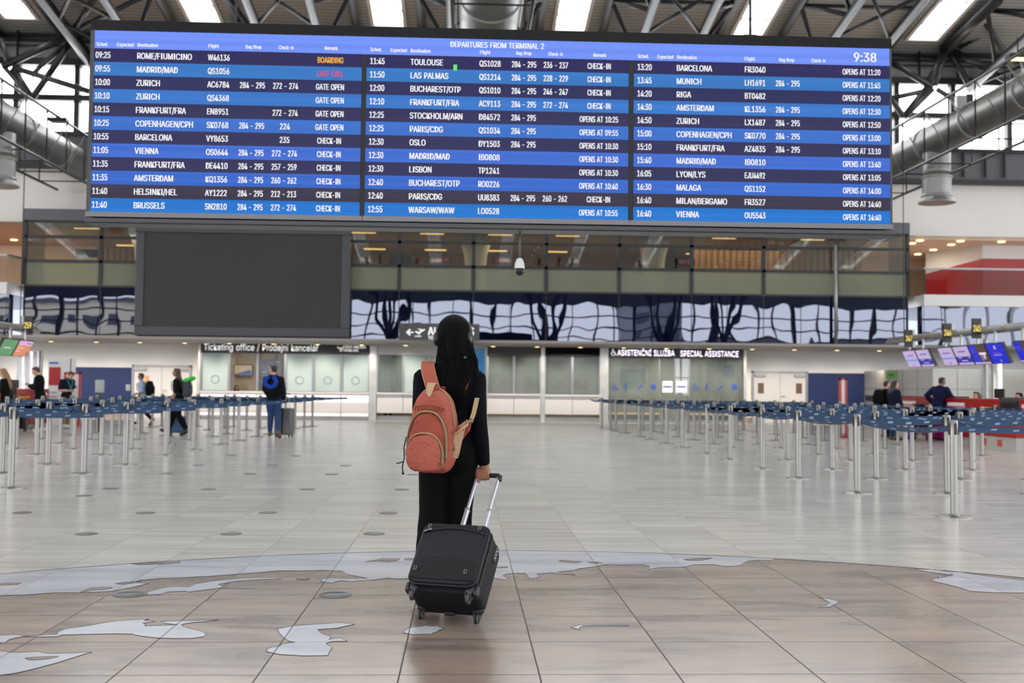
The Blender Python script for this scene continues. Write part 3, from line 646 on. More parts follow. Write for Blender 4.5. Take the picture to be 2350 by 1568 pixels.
# ------------------------------------------------------------------ lettering
GL = {}
try:      # Blender's own interface font, else the built-in one
    FONT = bpy.data.fonts.load(bpy.utils.system_resource('DATAFILES', path='fonts')+'/Inter.woff2'); FOFF = 0
except Exception: FONT = None; FOFF = 0
def prep(chars, off=FOFF):
    obs = {}
    def mk(s):
        c = bpy.data.curves.new('t', 'FONT'); c.body = s; c.size = 1
        if FONT: c.font = FONT
        c.offset = off; c.resolution_u = 3
        o = bpy.data.objects.new('t', c); C.objects.link(o); return o
    base = mk('HH')
    for ch in chars: obs[ch] = (mk(ch), mk('H'+ch+'H'))
    bpy.context.view_layer.update(); dg = bpy.context.evaluated_depsgraph_get()
    w0 = base.dimensions.x
    for ch, (a, b) in obs.items():
        me = bpy.data.meshes.new_from_object(a.evaluated_get(dg))
        GL[ch] = ([tuple(v.co) for v in me.vertices], [tuple(p.vertices) for p in me.polygons], b.dimensions.x-w0)
        bpy.data.meshes.remove(me)
    cp_ = max(v[1] for v in GL['H'][0]); GL['I'] = ([(.1, 0, 0), (.2, 0, 0), (.2, cp_, 0), (.1, cp_, 0)], [(0, 1, 2, 3)], .3)
    GL['cap'] = max(v[1] for v in GL['H'][0]); GL[' '] = ([], [], .26)
    for a, b in list(obs.values())+[(base, base)]:
        for o in {a, b}:
            c = o.data; bpy.data.objects.remove(o); bpy.data.curves.remove(c)
prep("ABCDEFGHIJKLMNOPQRSTUVWXYZabcdefghijklmnopqrstuvwxyz0123456789:/-.&íářČŽÍ")
def text(mb, s, o, h, ex=(1, 0, 0), ez=(0, 0, 1), ws=.82, align='L', slant=0, fit=None, bold=.024):
    k = h/GL['cap']; o = Vector(o); ex = Vector(ex); ez = Vector(ez)
    w = sum(GL[c][2] for c in s)*k*ws
    if fit: ws *= fit/w; w = fit
    x = {'L': 0, 'C': -w/2, 'R': -w}[align]
    for c in s:
        vs, fs, adv = GL[c]
        for q in ((-1, 1) if bold else (0,)): mb.add([o + ex*(x+(v[0]+v[1]*slant)*k*ws + q*bold*k) + ez*(v[1]*k) for v in vs], fs)
        x += adv*k*ws
    return w

# ------------------------------------------------------------------ departures board
BY_ = 9.6; KB = BY_/15
def bp(x, y, Y=BY_): return at(x, y, Y)
b0, b1 = bp(204, 270).x, bp(2046, 300).x
bt, bb = bp(208, 46).z, bp(200, 495).z
board = empty('departures_board', ((b0+b1)/2, BY_, bb), 0, 'huge lit departures board with blue rows of flights hanging over the hall', 'board')
off = Matrix.Translation(-Vector(board.location))
mb = MB(); mb.box((b0, BY_+.02, bb), (b1, BY_+.35, bt))
mb.xform(off).build('cabinet', X['bezel_black'], board, bevel=.01)
zt, zh, zl = bp(215, 70).z, bp(214, 111).z, bp(204, 485.5).z
mb = MB().box((b0, BY_-.012, zt), (b1, BY_+.02, bt)); jx1, jx2 = bp(838, 70).x, bp(1445, 80).x
mb.xform(off).build('top_bezel', X['bezel_black'], board)
for sa, sb in ((b0, b0+.055*KB), (b1-.03*KB, b1)): MB().box((sa, BY_-.012, bb), (sb, BY_+.02, zt)).xform(off).build('side_bezel', X['bezel'], board)
mb = MB()
for a, b in ((b0, jx1), (jx1+.004, jx2), (jx2+.004, b1)): mb.box((a, BY_-.03, bb-.01), (b, BY_+.02, zl-.004))
mb.xform(off).build('bottom_bezel', X['rail_grey'], board)
mb = MB().box((b0, BY_+.02, bb-.1*KB), (b1+.02*KB, BY_+.25, bb-.03*KB)); mb.box((b0-.01, BY_-.02, bb-.085*KB), (b1+.02*KB, BY_+.03, bb-.035*KB)); mb.xform(off).build('support_beam', X['bezel'], board)
for x in (530, 1735):
    q = bp(x, 40); cb = MB().tube([(q.x-.08, BY_+.2, bt), (q.x-.05, BY_+.2, bt+.06), (q.x+.05, BY_+.2, bt+.06), (q.x+.08, BY_+.2, bt)], .02, 8); cb.tube([(q.x, BY_+.2, bt+.06), (q.x+.02, BY_+.2, RZ(BY_))], .012, 6)
    cb.xform(off).build('suspension_cable', X['black_metal'], board)
hdr = emis('led_header_blue', (118, 150, 252), 1, .09); ew = emis('led_white_text', (246, 244, 250), 1.0); eo = emis('led_orange_text', (246, 178, 70)); er = emis('led_red_text', (232, 80, 108)); eg = emis('led_green_pixel', (110, 236, 120))
dark = [emis('led_dark_row_%d' % i, c, 1, .08) for i, c in enumerate([(58, 56, 98), (58, 60, 100), (62, 62, 98), (62, 62, 98), (62, 62, 96), (70, 66, 84)])]
blue = [emis('led_blue_row_%d' % i, c, 1, .09) for i, c in enumerate([(66, 126, 200), (68, 124, 204), (70, 118, 206), (74, 114, 210), (68, 112, 208), (50, 122, 208)])]
sep = mat('dark_grey_gap', (50, 50, 54), .6, spec=.2)
mb = MB().box((b0+.055*KB, BY_-.004, zl), (b1-.03*KB, BY_+.02, zt)); mb.xform(off).build('screen_backing', sep, board)
hb = MB().box((b0+.055*KB, BY_-.008, zh), (b1-.03*KB, BY_-.003, zt)); hb.mat(1)
XL, XR = b0+.055*KB, b1-.03*KB
pan = [(XL, bp(829, 250).x), (bp(840, 250).x, bp(1442, 250).x), (bp(1454, 250).x, XR)]
yt = BY_-.0095
def htxt(s, x, y, h, **k): p = bp(x, y); text(hb, s, (p.x, yt, p.z), h, **k)
U = BY_/FPX
for (xs, ys) in (((222, 269, 316, 478, 564, 640, 745), (106, 107, 108, 110, 112, 113.5, 115)), ((850, 896, 942, 1101, 1184, 1258, 1361), (118, 119.5, 121, 124.5, 126.5, 128.5, 131)), ((1463, 1508, 1553, 1708, 1787, 1861), (133.5, 135, 136, 139.5, 142, 143.5))):
    for s, x, y, w in zip(('Sched.', 'Expected', 'Destination', 'Flight', 'Bag Drop', 'Check-in', 'Remark'), xs, ys, (27, 39, 48, 25, 37, 35, 31)): htxt(s, x, y, 8.5*U, fit=w*U*.98)
htxt('DEPARTURES FROM TERMINAL 2', 1033, 108.5, 13.2*U, fit=219*U)
htxt('9:38', 1957, 142, 21.5*U, fit=57*U)
hb.xform(off).build('header_band', [hdr, ew], board)
ROWS = [[('09:25', 'ROME/FIUMICINO', 'W46136', '', '', 'BOARDING'), ('09:55', 'MADRID/MAD', 'QS1056', '', '', 'LAST CALL'), ('10:00', 'ZURICH', 'AC6784', 'B', '272 - 274', 'GATE OPEN'), ('10:10', 'ZURICH', 'QS4368', '', '', 'GATE OPEN'), ('10:15', 'FRANKFURT/FRA', 'EN8951', '', '272 - 274', 'GATE OPEN'), ('10:25', 'COPENHAGEN/CPH', 'SK0768', 'B', '224', 'GATE OPEN'),
         ('10:55', 'BARCELONA', 'VY8653', '', '235', 'CHECK-IN'), ('11:05', 'VIENNA', 'OS0644', 'B', '272 - 274', 'CHECK-IN'), ('11:35', 'FRANKFURT/FRA', 'DE4410', 'B', '257 - 259', 'CHECK-IN'), ('11:35', 'AMSTERDAM', 'KQ1356', 'B', '260 - 262', 'CHECK-IN'), ('11:40', 'HELSINKI/HEL', 'AY1222', 'B', '212 - 213', 'CHECK-IN'), ('11:40', 'BRUSSELS', 'SN2810', 'B', '272 - 274', 'CHECK-IN')],
        [('11:45', 'TOULOUSE', 'QS1028', 'B', '236 - 237', 'CHECK-IN'), ('11:50', 'LAS PALMAS', 'QS1214', 'B', '228 - 229', 'CHECK-IN'), ('12:00', 'BUCHAREST/OTP', 'QS1010', 'B', '246 - 247', 'CHECK-IN'), ('12:10', 'FRANKFURT/FRA', 'AC9113', 'B', '272 - 274', 'CHECK-IN'), ('12:25', 'STOCKHOLM/ARN', 'D84572', 'B', '', 'OPENS AT 10:25'), ('12:25', 'PARIS/CDG', 'QS1034', 'B', '', 'OPENS AT 09:55'),
         ('12:30', 'OSLO', 'DY1503', 'B', '', 'OPENS AT 10:30'), ('12:30', 'MADRID/MAD', 'IB0808', '', '', 'OPENS AT 10:30'), ('12:30', 'LISBON', 'TP1241', '', '', 'OPENS AT 10:30'), ('12:40', 'BUCHAREST/OTP', 'RO0226', '', '', 'OPENS AT 10:40'), ('12:40', 'PARIS/CDG', 'UU8383', 'B', '260 - 262', 'CHECK-IN'), ('12:55', 'WARSAW/WAW', 'LO0528', '', '', 'OPENS AT 10:55')],
        [('13:20', 'BARCELONA', 'FR3040', '', '', 'OPENS AT 11:20'), ('13:45', 'MUNICH', 'LH1691', 'B', '', 'OPENS AT 11:45'), ('14:20', 'RIGA', 'BT0482', '', '', 'OPENS AT 12:20'), ('14:30', 'AMSTERDAM', 'KL1356', 'B', '', 'OPENS AT 12:30'), ('14:50', 'ZURICH', 'LX1487', 'B', '', 'OPENS AT 12:50'), ('15:00', 'COPENHAGEN/CPH', 'SK0770', 'B', '', 'OPENS AT 13:00'),
         ('15:10', 'FRANKFURT/FRA', 'AZ4835', 'B', '', 'OPENS AT 13:10'), ('15:40', 'MADRID/MAD', 'IB0810', '', '', 'OPENS AT 13:40'), ('16:05', 'LYON/LYS', 'EJU4492', '', '', 'OPENS AT 13:05'), ('16:30', 'MALAGA', 'QS1152', '', '', 'OPENS AT 14:00'), ('16:40', 'MILAN/BERGAMO', 'FR3527', '', '', 'OPENS AT 14:40'), ('16:40', 'VIENNA', 'OU5543', '', '', 'OPENS AT 14:40')]]
COLX = [[bp(x, 127).x for x in (220, 315, 478, 552, 628, 759)], [bp(x, 145).x for x in (849, 942, 1100, 1174, 1247, 1375)], [bp(x, 155).x for x in (1462, 1552, 1708, 1779, 1856, 1976)]]
rh = (zh-zl)/12
for p_ in range(3):
    pr = MB().box((pan[p_][0], BY_-.0065, zl), (pan[p_][1], BY_-.004, zh)).xform(off).build('screen_panel', sep, board)
    for i, row in enumerate(ROWS[p_]):
        z1 = zh-rh*i; z0 = z1-rh
        mb = MB().box((pan[p_][0], BY_-.009, z0), (pan[p_][1], BY_-.006, z1)); zc = (z0+z1)/2-7*U
        mb.mat(2 if row[5] == 'BOARDING' else 3 if row[5] == 'LAST CALL' else 1); yr = BY_-.0105
        text(mb, row[5], (COLX[p_][5], yr, zc), 13.6*U, align='C', ws=.74, fit={'BOARDING': 60, 'LAST CALL': 60, 'GATE OPEN': 65, 'CHECK-IN': 55}.get(row[5], 91)*U)
        mb.mat(1)
        text(mb, row[0], (COLX[p_][0], yr, zc), 14.4*U, fit=34.5*U)
        text(mb, row[1], (COLX[p_][1], yr, zc), 14*U, ws=.72)
        text(mb, row[2], (COLX[p_][2], yr, zc), 14*U, fit=(50 if len(row[2]) < 7 else 49)*U)
        if row[3]: text(mb, '284 - 295', (COLX[p_][3], yr, zc), 14*U, fit=58*U)
        if row[4]: text(mb, row[4], (COLX[p_][4]+29*U, yr, zc), 14*U, align='C', fit=(58 if len(row[4]) > 3 else 23.5)*U)
        if p_ == 1 and i == 0:
            q = bp(1045, 156); mb.mat(4); mb.box((q.x-4.5*U, BY_-.0115, q.z-7*U), (q.x+4*U, BY_-.0105, q.z+7*U))
        mb.xform(off).build('flight_row', [dark[i//2] if i % 2 == 0 else blue[i//2], ew, eo, er, eg], pr)
# camera dome on a rod under the board
q = bp(1194, 610); cz = bp(1194, 525).z
dome = empty('security_camera', (q.x, BY_+.12, q.z), 0, 'white dome security camera with black lens on a rod below the board', 'camera')
MB().tube([(0, 0, .06), (0, 0, cz-q.z)], .008, 10).build('rod', X['dark_panel'], dome, smooth=True)
MB().lathe((0, 0, 0), [(.013, .083), (.029, .07), (.042, .032), (.046, -.003), (.046, -.013)], 24).build('housing', X['white_gloss'], dome, smooth=True)
MB().lathe((0, 0, 0), [(.0435, -.013), (.042, -.038), (.032, -.064), (.013, -.078)], 24).build('lens_dome', X['black'], dome, smooth=True)
q = at(1919, 600, 36.2)
pole = MB().tube([(0, 0, 0), (0, 0, 3.4)], .055, 12).build('steel_pole', X['galv_plain'], None, smooth=True, loc=(q.x, 36.25, 2.79)); tag(pole, 'thin pale pole rising from the ground floor canopy, before the navy mirror glass', 'pole')

# ------------------------------------------------------------------ switched off video wall
def vq(x, y): return at(x, y, 36.2)
a, b, c_, d = vq(315, 516), vq(806, 520), vq(806, 776), vq(316, 770)
vx0, vx1, vz0, vz1 = a.x, b.x, d.z, a.z
vw = empty('video_wall', ((vx0+vx1)/2, 36.2, vz0), 0, 'large switched off video wall, dark grey with a graphite frame', 'screen')
off2 = Matrix.Translation(-Vector(vw.location))
mb = MB().box((vx0, 36.1, vz0), (vx1, 36.38, vz0+.3)); mb.box((vx0, 36.1, vz1-.25), (vx1, 36.38, vz1)); mb.box((vx0, 36.1, vz0+.3), (vx0+.28, 36.38, vz1-.25)); mb.box((vx1-.28, 36.1, vz0+.3), (vx1, 36.38, vz1-.25))
mb.xform(off2).build('frame', X['bezel'], vw, bevel=.02)
MB().box((vx0+.28, 36.14, vz0+.3), (vx1-.28, 36.3, vz1-.25)).xform(off2).build('screen', X['screen_off'], vw)
# ------------------------------------------------------------------ hanging wayfinding sign
q0, q1 = at(917, 742, 35.0), at(1100, 783, 35.0)
sg = empty('wayfinding_sign', ((q0.x+q1.x)/2, 35.0, q1.z), 0, 'dark wayfinding sign with arrow and plane symbol hanging behind the woman', 'sign'); o3 = Matrix.Translation(-Vector(sg.location))
MB().box((q0.x, 34.95, q1.z), (q1.x, 35.1, q0.z)).xform(o3).build('panel', mat('sign_grey', (64, 63, 66), .4), sg)
mb = MB(); yf = 34.945; k = 35.0/FPX
p = at(932, 763, 35); ar = [(0, 0), (8, 8), (11, 6), (7, 1.6), (17, 1.6), (17, -1.6), (7, -1.6), (11, -6), (8, -8)]
mb.add([(p.x+x*k, yf, p.z+y*k) for x, y in ar], [(0, 1, 2, 3), (0, 3, 4, 5, 6, 7), (0, 7, 8)])
p = at(952, 766, 35); pl = [(0, 5), (3, 6), (8, 4), (14, 7), (6, 11), (9, 11.5), (19, 9.5), (23, 11), (24, 9.5), (20, 6), (14, 3), (10, -3), (7.5, -3), (9, 1.5), (5, 0)]
mb.add([(p.x+x*k, yf, p.z+y*k) for x, y in pl], [(0, 1, 2, 13, 14), (2, 3, 10, 11, 12, 13), (3, 4, 5, 6, 9, 10), (6, 7, 8, 9)])
mb.box((p.x, yf-.001, p.z-7*k), (p.x+15*k, yf, p.z-5*k))
p = at(982, 769, 35); text(mb, 'ALL GATES', (p.x, yf, p.z), 18*k, fit=106*k)
p = at(982, 779.5, 35); text(mb, 'TERMINAL', (p.x, yf, p.z), 8*k, fit=48*k)
mb.xform(o3).build('lettering', X['letter'], sg)
for x in (q0.x+.3, q1.x-.3): MB().tube([(x, 35.02, q0.z), (x, 36.4, q0.z+.6)], .02, 6).xform(o3).build('hanger', X['black_metal'], sg)

# ------------------------------------------------------------------ ground floor: wall, doors, offices
GY = 40.2
def gx(px, Y=39.6): return at(px, 880, Y).x
mb = MB(); mb.box((-27, GY, 0), (gx(455), GY+.2, 2.75)); mb.box((gx(1710), GY, 0), (27, GY+.2, 2.75)); S('wall_back', mb, mat('bright_white_wall', (246, 244, 242), .6))
mb = MB(); mb.box((-27, GY-.02, 0), (gx(303, GY), GY, .2)); mb.box((gx(440, GY), GY-.02, 0), (gx(456), GY, .2)); mb.box((gx(1712), GY-.02, 0), (gx(1725, GY), GY, .2)); mb.box((gx(1853, GY), GY-.02, 0), (27, GY, .2)); S('baseboard_back', mb, mat('beige_plinth', (158, 140, 124), .5))
def zz(y, px=650, Y=39.6): return at(px, y, Y).z
def door(nm, x0, x1, top, windows, n):
    d = S(nm, MB().box((x0, GY-.06, 0), (x0+.07, GY, top)).box((x1-.07, GY-.06, 0), (x1, GY, top)).box((x0, GY-.06, top-.07), (x1, GY, top)), X['alu'])
    xm = (x0+x1)/2
    for a, b, s in ((x0+.08, xm-.008, 1), (xm+.008, x1-.08, -1)):
        lf = tag(MB().box((a, GY-.04, .02), (b, GY-.005, top-.08)).build('door_leaf', X['white_gloss'], d, bevel=.005), kind='structure')
        if windows: tag(MB().box((xm-s*.72-.11, GY-.05, 1.12), (xm-s*.72+.11, GY-.03, 1.5)).build('door_window', mat('bronze_door_window', (96, 74, 48), .3), d), kind='structure')
        tag(MB().box((xm-s*.55, GY-.1, top-.22), (xm-s*.95, GY-.04, top-.13)).build('door_closer', X['galv_plain'], d), kind='structure')
    tag(MB().tube([(xm+.07, GY-.05, 1.02), (xm+.07, GY-.1, 1.02), (xm+.2, GY-.1, 1.02)], .014, 8).build('door_handle', X['steel_dull'], d), kind='structure')
    if not windows: tag(MB().box((gx(333, GY), GY-.045, 1.28), (gx(343, GY), GY-.03, 1.55)).build('notice', mat('orange_notice', (214, 150, 108), .6), d), kind='structure')
door('door_1', gx(303, GY), gx(440, GY), zz(838, 370, GY), False, 1)
door('door_2', gx(1725, GY), gx(1853, GY), zz(852, 1790, GY), True, 2)
mb = MB(); mb.box((gx(140, GY), GY-.04, .2), (gx(302, GY), GY-.01, zz(843, 200, GY))); mb.box((gx(1854, GY), GY-.04, .2), (gx(2014, GY), GY-.01, zz(857, 1930, GY))); S('wall_panel', mb, X['navy'])
p = at(294, 889, GY-.05); tag(MB().box((p.x-.08, GY-.06, p.z-.12), (p.x+.08, GY-.03, p.z+.1)).build('wall_intercom', X['galv_plain']), 'small grey intercom plate on the navy wall panel beside the double door', 'intercom')
# soffit spotlights with their own lamps
for n, px in enumerate([12, 117, 221, 321, 424, 526, 628, 729, 830, 931, 1031, 1132, 1232.5, 1332, 1431.5, 1530, 1628, 1726, 1823, 1921, 2018]):
    q = at(px, 780+px*.0103, 38.2); z = 2.712
    sp = empty('canopy_spotlight', (q.x, 38.2, z), 0, 'round warm spotlight under the canopy edge, %s from the left' % ('first second third fourth fifth sixth seventh eighth ninth tenth eleventh twelfth thirteenth fourteenth fifteenth sixteenth seventeenth eighteenth nineteenth twentieth twenty-first'.split()[n]), 'spotlight', 'spotlights along the canopy')
    MB().lathe((0, 0, 0), [(.09, -.03), (.115, -.03), (.115, .015), (.09, .015)], 20).build('ring', X['alu'], sp, smooth=True)
    MB().lathe((0, 0, 0), [(.001, -.045), (.06, -.042), (.088, -.028), (.088, .0)], 20).build('lens', X['lamp'], sp, smooth=True)
    lamp('SPOT', 'spot_lamp', (0, .1, -.06), 165, (1, .88, .74), (math.radians(30), 0, 0), sp, spot_size=math.radians(105), spot_blend=.9, shadow_soft_size=.05)
# steel clad pillars between the counters
for n, (a, b) in enumerate([(455.5, 461.5), (848, 865), (1104, 1118), (1240, 1250), (1375, 1395), (1704, 1711)]):
    x0, x1 = gx(a), gx(b)
    o = MB().box((-(x1-x0)/2, -.16, 0), ((x1-x0)/2, .3, 2.72)).build('steel_pillar', X['clad'], None, bevel=.015, loc=((x0+x1)/2, 39.6, 0))
    tag(o, ['slim steel pillar at the left end of the ticketing office', 'wide steel pillar at the right end of the ticketing office', 'steel pillar behind the blue information stand', 'narrow steel pillar between two closed counters', 'wide steel pillar left of the special assistance office', 'slim steel post right of the special assistance office'][n], 'pillar')
# office volume behind the windows
mb = MB(); mb.box((gx(455), 42.6, 0), (gx(1710), 42.8, 2.75)); mb.box((gx(455)-.1, 39.8, 0), (gx(455), 42.8, 2.75)); mb.box((gx(1710), 39.8, 0), (gx(1710)+.1, 42.8, 2.75)); mb.box((gx(1390), 39.8, 0), (gx(1390)+.08, 42.8, 2.75)); mb.box((gx(856), 39.8, 0), (gx(856)+.08, 42.8, 2.75))
S('wall_office', mb, mat('office_wall', (190, 166, 140), .6))
mb = MB(); mb.box((gx(455), 39.7, 2.6), (gx(1710), 42.8, 2.72)); S('ceiling_office', mb, X['white'])
for px, e in ((560, 40), (890, 8), (1180, 16), (1310, 16), (1550, 44)): lamp('AREA', 'office_lamp', (gx(px), 41.2, 2.55), e, (1, .95, .88), shape='RECTANGLE', size=3.2, size_y=1)
def counter(name, label, x0, x1, n, lit, panes, ztop, zhead, base=.18):
    """service counter with a glazed screen above: panes is one material key per window"""
    r = empty(name, ((x0+x1)/2, 39.6, 0), 0, label, 'counter'); o_ = Matrix.Translation(-Vector(r.location))
    def B(nm, mb, mt, **k): return mb.xform(o_).build(nm, mt, r, **k)
    w = (x1-x0)/n
    B('plinth', MB().box((x0, 39.52, 0), (x1, 39.9, base)), X['galv_plain'])
    for i in range(n): B('front_panel', MB().box((x0+i*w+.008, 39.44, base+.1), (x0+(i+1)*w-.008, 39.9, ztop-.06)), X['white_gloss'])
    B('counter_top', MB().box((x0, 39.36, ztop-.06), (x1, 40.0, ztop)), X['white_gloss'])
    if lit:
        for i in range(n):
            B('upper_light_strip', MB().box((x0+i*w+.02, 39.425, ztop-.37), (x0+(i+1)*w-.02, 39.44, ztop-.12)), X['strip'])
            B('lower_light_strip', MB().box((x0+i*w+.02, 39.425, base-.02), (x0+(i+1)*w-.02, 39.44, base+.08)), X['strip'])
    for i in range(n+1): B('mullion', MB().box((x0+i*w-.045, 39.5, ztop), (x0+i*w+.045, 39.6, zhead)), X['alu'])
    for i in range(n):
        B('window_pane', MB().box((x0+i*w+.045, 39.545, ztop+.02), (x0+(i+1)*w-.045, 39.555, zhead)), X[panes[i]])
        if panes[i] != 'pane': B('speaking_ring', MB().tube([(x0+(i+.5)*w+.14*math.cos(t*math.pi/12), 39.535, ztop+.42+.14*math.sin(t*math.pi/12)) for t in range(25)], .012, 6, cap=False), X['galv_plain'])
    return r
zt_, zh_ = zz(899), zz(812)
c1 = counter('ticket_counter', 'long white ticketing counter with glowing light strips and six windows', gx(462), gx(848), 6, True, ['blind', 'pane', 'pane', 'blind', 'blind', 'blind'], zt_, zh_)
c2 = counter('service_counter', 'white counter with one dark open window, directly left of the woman', gx(866), gx(1104), 4, False, ['office', 'blind', 'blind', 'blind'], zt_, zh_)
c3 = counter('service_counter', 'white closed counter with two grey windows, right of the blue stand', gx(1118), gx(1240), 2, False, ['office', 'office'], zz(904, 1180), zz(818, 1180))
c4 = counter('service_counter', 'white closed counter under a header draped with black cloth', gx(1250), gx(1375), 2, False, ['office', 'office'], zz(906, 1310), zz(819, 1310))
def header(x0, x1, z0, z1, mt, label, texts=(), drape=False):
    r = empty('office_sign', ((x0+x1)/2, 39.45, z0), 0, label, 'sign'); o_ = Matrix.Translation(-Vector(r.location))
    MB().box((x0, 39.42, z0), (x1, 39.75, z1)).xform(o_).build('panel', mt, r, bevel=.01)
    if drape:
        mb = MB(); cols = 24
        rs = []
        for j in range(7):
            row = []
            for i in range(cols+1):
                u = i/cols; v = j/6; sag = .14*math.sin(math.pi*u)*(1-v)
                row.append((x0+.02+(x1-x0-.04)*u, 39.40-.015*math.sin(9*u*3+3*v)-.01, z1-.02-(z1-z0)*.8*v*(1-.25*math.sin(math.pi*u))-.05*math.sin(math.pi*u)))
            rs.append(row)
        mb.rings(rs, cap=False, close=False).xform(o_).build('black_drape', X['c_black'], r, smooth=True)
    return r, o_
S_ = X['sign']; kk = 39.4/FPX
h1, o_ = header(gx(462), gx(848), zh_, zz(785.5), S_, 'dark ticketing office sign with white lettering above the lit counter')
mb = MB(); p = at(467, 803.5, 39.4); text(mb, 'Ticketing office / Prodejní kancelář', (p.x, 39.405, p.z), 14.2*kk, fit=259*kk); mb.xform(o_).build('lettering', X['letter'], h1)
mb = MB(); p = at(788, 799.5, 39.4); text(mb, 'CZECH AIRLINES', (p.x, 39.405, p.z), 6.2*kk, fit=51*kk); p = at(788, 807, 39.4); text(mb, 'HANDLING', (p.x, 39.405, p.z), 5.6*kk, fit=34*kk)
mb.xform(o_).build('lettering', X['letter'], h1)
p = at(772, 807, 39.4); mb = MB(); bird = [(0, 12), (8, 9), (12, 9), (16, 12.5), (14, 4), (11, 0), (7, 0), (9, 4), (4, 6.5)]
mb.add([(p.x+x*kk, 39.405, p.z+y*kk) for x, y in bird], [(0, 1, 8), (1, 2, 7, 8), (2, 3, 4, 7), (4, 5, 6, 7)]); mb.xform(o_).build('bird_emblem', X['letter'], h1)
header(gx(866), gx(1104), zh_, zz(789), X['white_gloss'], 'plain white header above the counter left of the woman')
header(gx(1118), gx(1240), zz(818, 1180), zz(794, 1180), S_, 'plain dark header above the closed counter right of the blue stand')
header(gx(1250), gx(1375), zz(819, 1310), zz(795, 1310), S_, 'dark header half covered by a sagging black cloth', drape=True)
h5, o_ = header(gx(1396), gx(1704), zz(823, 1550), zz(796, 1550), S_, 'dark special assistance sign with lit letters and wheelchair symbol')
mb = MB(); p = at(1417, 816, 39.4); text(mb, 'ASISTENČNÍ SLUŽBA', (p.x, 39.405, p.z), 13*kk, fit=133*kk); p = at(1561, 818, 39.4); text(mb, 'SPECIAL ASSISTANCE', (p.x, 39.405, p.z), 13*kk, fit=137*kk)
mb.xform(o_).build('lettering', X['letter_lit'], h5)
def wheelchair(mb, p, k, yf):
    def pt(x, z): return (p.x+x*k, yf, p.z+z*k)
    mb.lathe(pt(4.5, 13.6), [(.001, 0), (1.5*k, 0), (1.5*k, .004), (.001, .004)], 12, (0, -1, 0))
    n = 14; ps = [pt(5.5+4.6*math.cos(t), 4.8+4.6*math.sin(t)) for t in [math.radians(130+i*(230/n)) for i in range(n+1)]]
    mb.tube(ps, .75*k, 6); mb.tube([pt(4.6, 12), pt(5.2, 6.2), pt(9.6, 6.2), pt(12, 1), pt(13.6, 1.6)], .95*k, 6); mb.tube([pt(5, 9.2), pt(9.4, 9.2)], .75*k, 6)
mb = MB(); wheelchair(mb, at(1402, 816, 39.4), kk, 39.41); mb.xform(o_).build('wheelchair_symbol', X['letter_lit'], h5)
# special assistance glass front
x0, x1 = gx(1396), gx(1704); ztt = zz(823, 1550)
r = empty('glass_office_front', ((x0+x1)/2, 39.6, 0), 0, 'full height glass front of the special assistance office with blue pictograms', 'glass front'); o_ = Matrix.Translation(-Vector(r.location))
xs = [gx(v) for v in (1396, 1513, 1547, 1582, 1704)]
for a, b in zip(xs, xs[1:]): MB().box((a+.01, 39.58, .1), (b-.01, 39.6, ztt)).xform(o_).build('glass_pane', X['office'], r)
for x in (xs[1], xs[2], xs[3]): MB().box((x-.02, 39.57, 0), (x+.02, 39.61, ztt)).xform(o_).build('mullion', X['alu'], r)
MB().box((xs[0], 39.55, 0), (xs[-1], 39.63, .1)).xform(o_).build('floor_rail', X['alu'], r)
MB().box((xs[0], 39.5, .3), (xs[1], 39.54, .36)).box((xs[3], 39.5, .3), (xs[-1], 39.54, .36)).xform(o_).build('kick_rail', mat('beige_kick_rail', (190, 170, 140), .5), r)
mb = MB(); bluep = mat('blue_pictogram_film', (54, 84, 180), .5)
for px in (1404, 1590): wheelchair(mb, at(px, 896, 39.55), kk*1.1, 39.565)
for px in (1437, 1622):
    p = at(px, 896, 39.55); mb.lathe((p.x, 39.57, p.z+.22), [(.001, 0), (.035, 0), (.035, .004), (.001, .004)], 12, (0, -1, 0)); mb.tube([(p.x, 39.565, p.z+.17), (p.x, 39.565, p.z+.02)], .03, 6)
for px in (1468, 1652):
    p = at(px, 894, 39.55); mb.tube([(p.x-.08, 39.565, p.z), (p.x+.02, 39.565, p.z+.09), (p.x+.1, 39.565, p.z+.17)], .022, 6); mb.tube([(p.x-.02, 39.565, p.z+.02), (p.x-.05, 39.565, p.z+.06)], .015, 6)
for px in (1500, 1686): p = at(px, 888, 39.55); mb.ball((p.x, 39.565, p.z), (.1, .004, .1))
mb.xform(o_).build('pictogram', bluep, r)
for px in (1532, 1564):
    p = at(px, 888, 39.55); mb = MB().prism([(p.x+sx2*.19*(1 if abs(i) else 1), 39.575, p.z+sz2) for sx2, sz2, i in ((-1, -.19, 1), (-.9, -.21, 1), (.9, -.21, 1), (1, -.19, 1), (1, .19, 1), (.9, .21, 1), (-.9, .21, 1), (-1, .19, 1))], (0, -.008, 0))
    mb.mat(1); mb.box((p.x-.16, 39.562, p.z-.03), (p.x+.16, 39.567, p.z+.03)); mb.xform(o_).build('door_notice', [X['paper'], bluep], r)
def flat_tv(p, w, h, label, scr, y, d=.07, name='wall_screen'):
    r = empty(name, (p.x, y, p.z), 0, label, 'screen')
    MB().box((-w/2, -d, -h/2), (w/2, 0, h/2)).build('bezel', X['black'], r, bevel=.01); MB().box((-w/2+.03, -d-.006, -h/2+.03), (w/2-.03, -d, h/2-.03)).build('display', scr, r)
    return r
flat_tv(at(1453, 864, 42.4), 1.0, .58, 'black screen on the back wall of the special assistance office', X['black'], 42.5)
flat_tv(at(1677, 852, 41), .48, .46, 'small dark monitor high in the special assistance office', mat('dim_screen', (48, 50, 84), .3, es=.1), 41.2)
fr_ = flat_tv(at(558, 849, 42.4), .72, .42, 'framed screen with a beige and blue picture behind the ticketing window', mat('beige_picture', (200, 172, 140), .4, es=.3), 42.5)
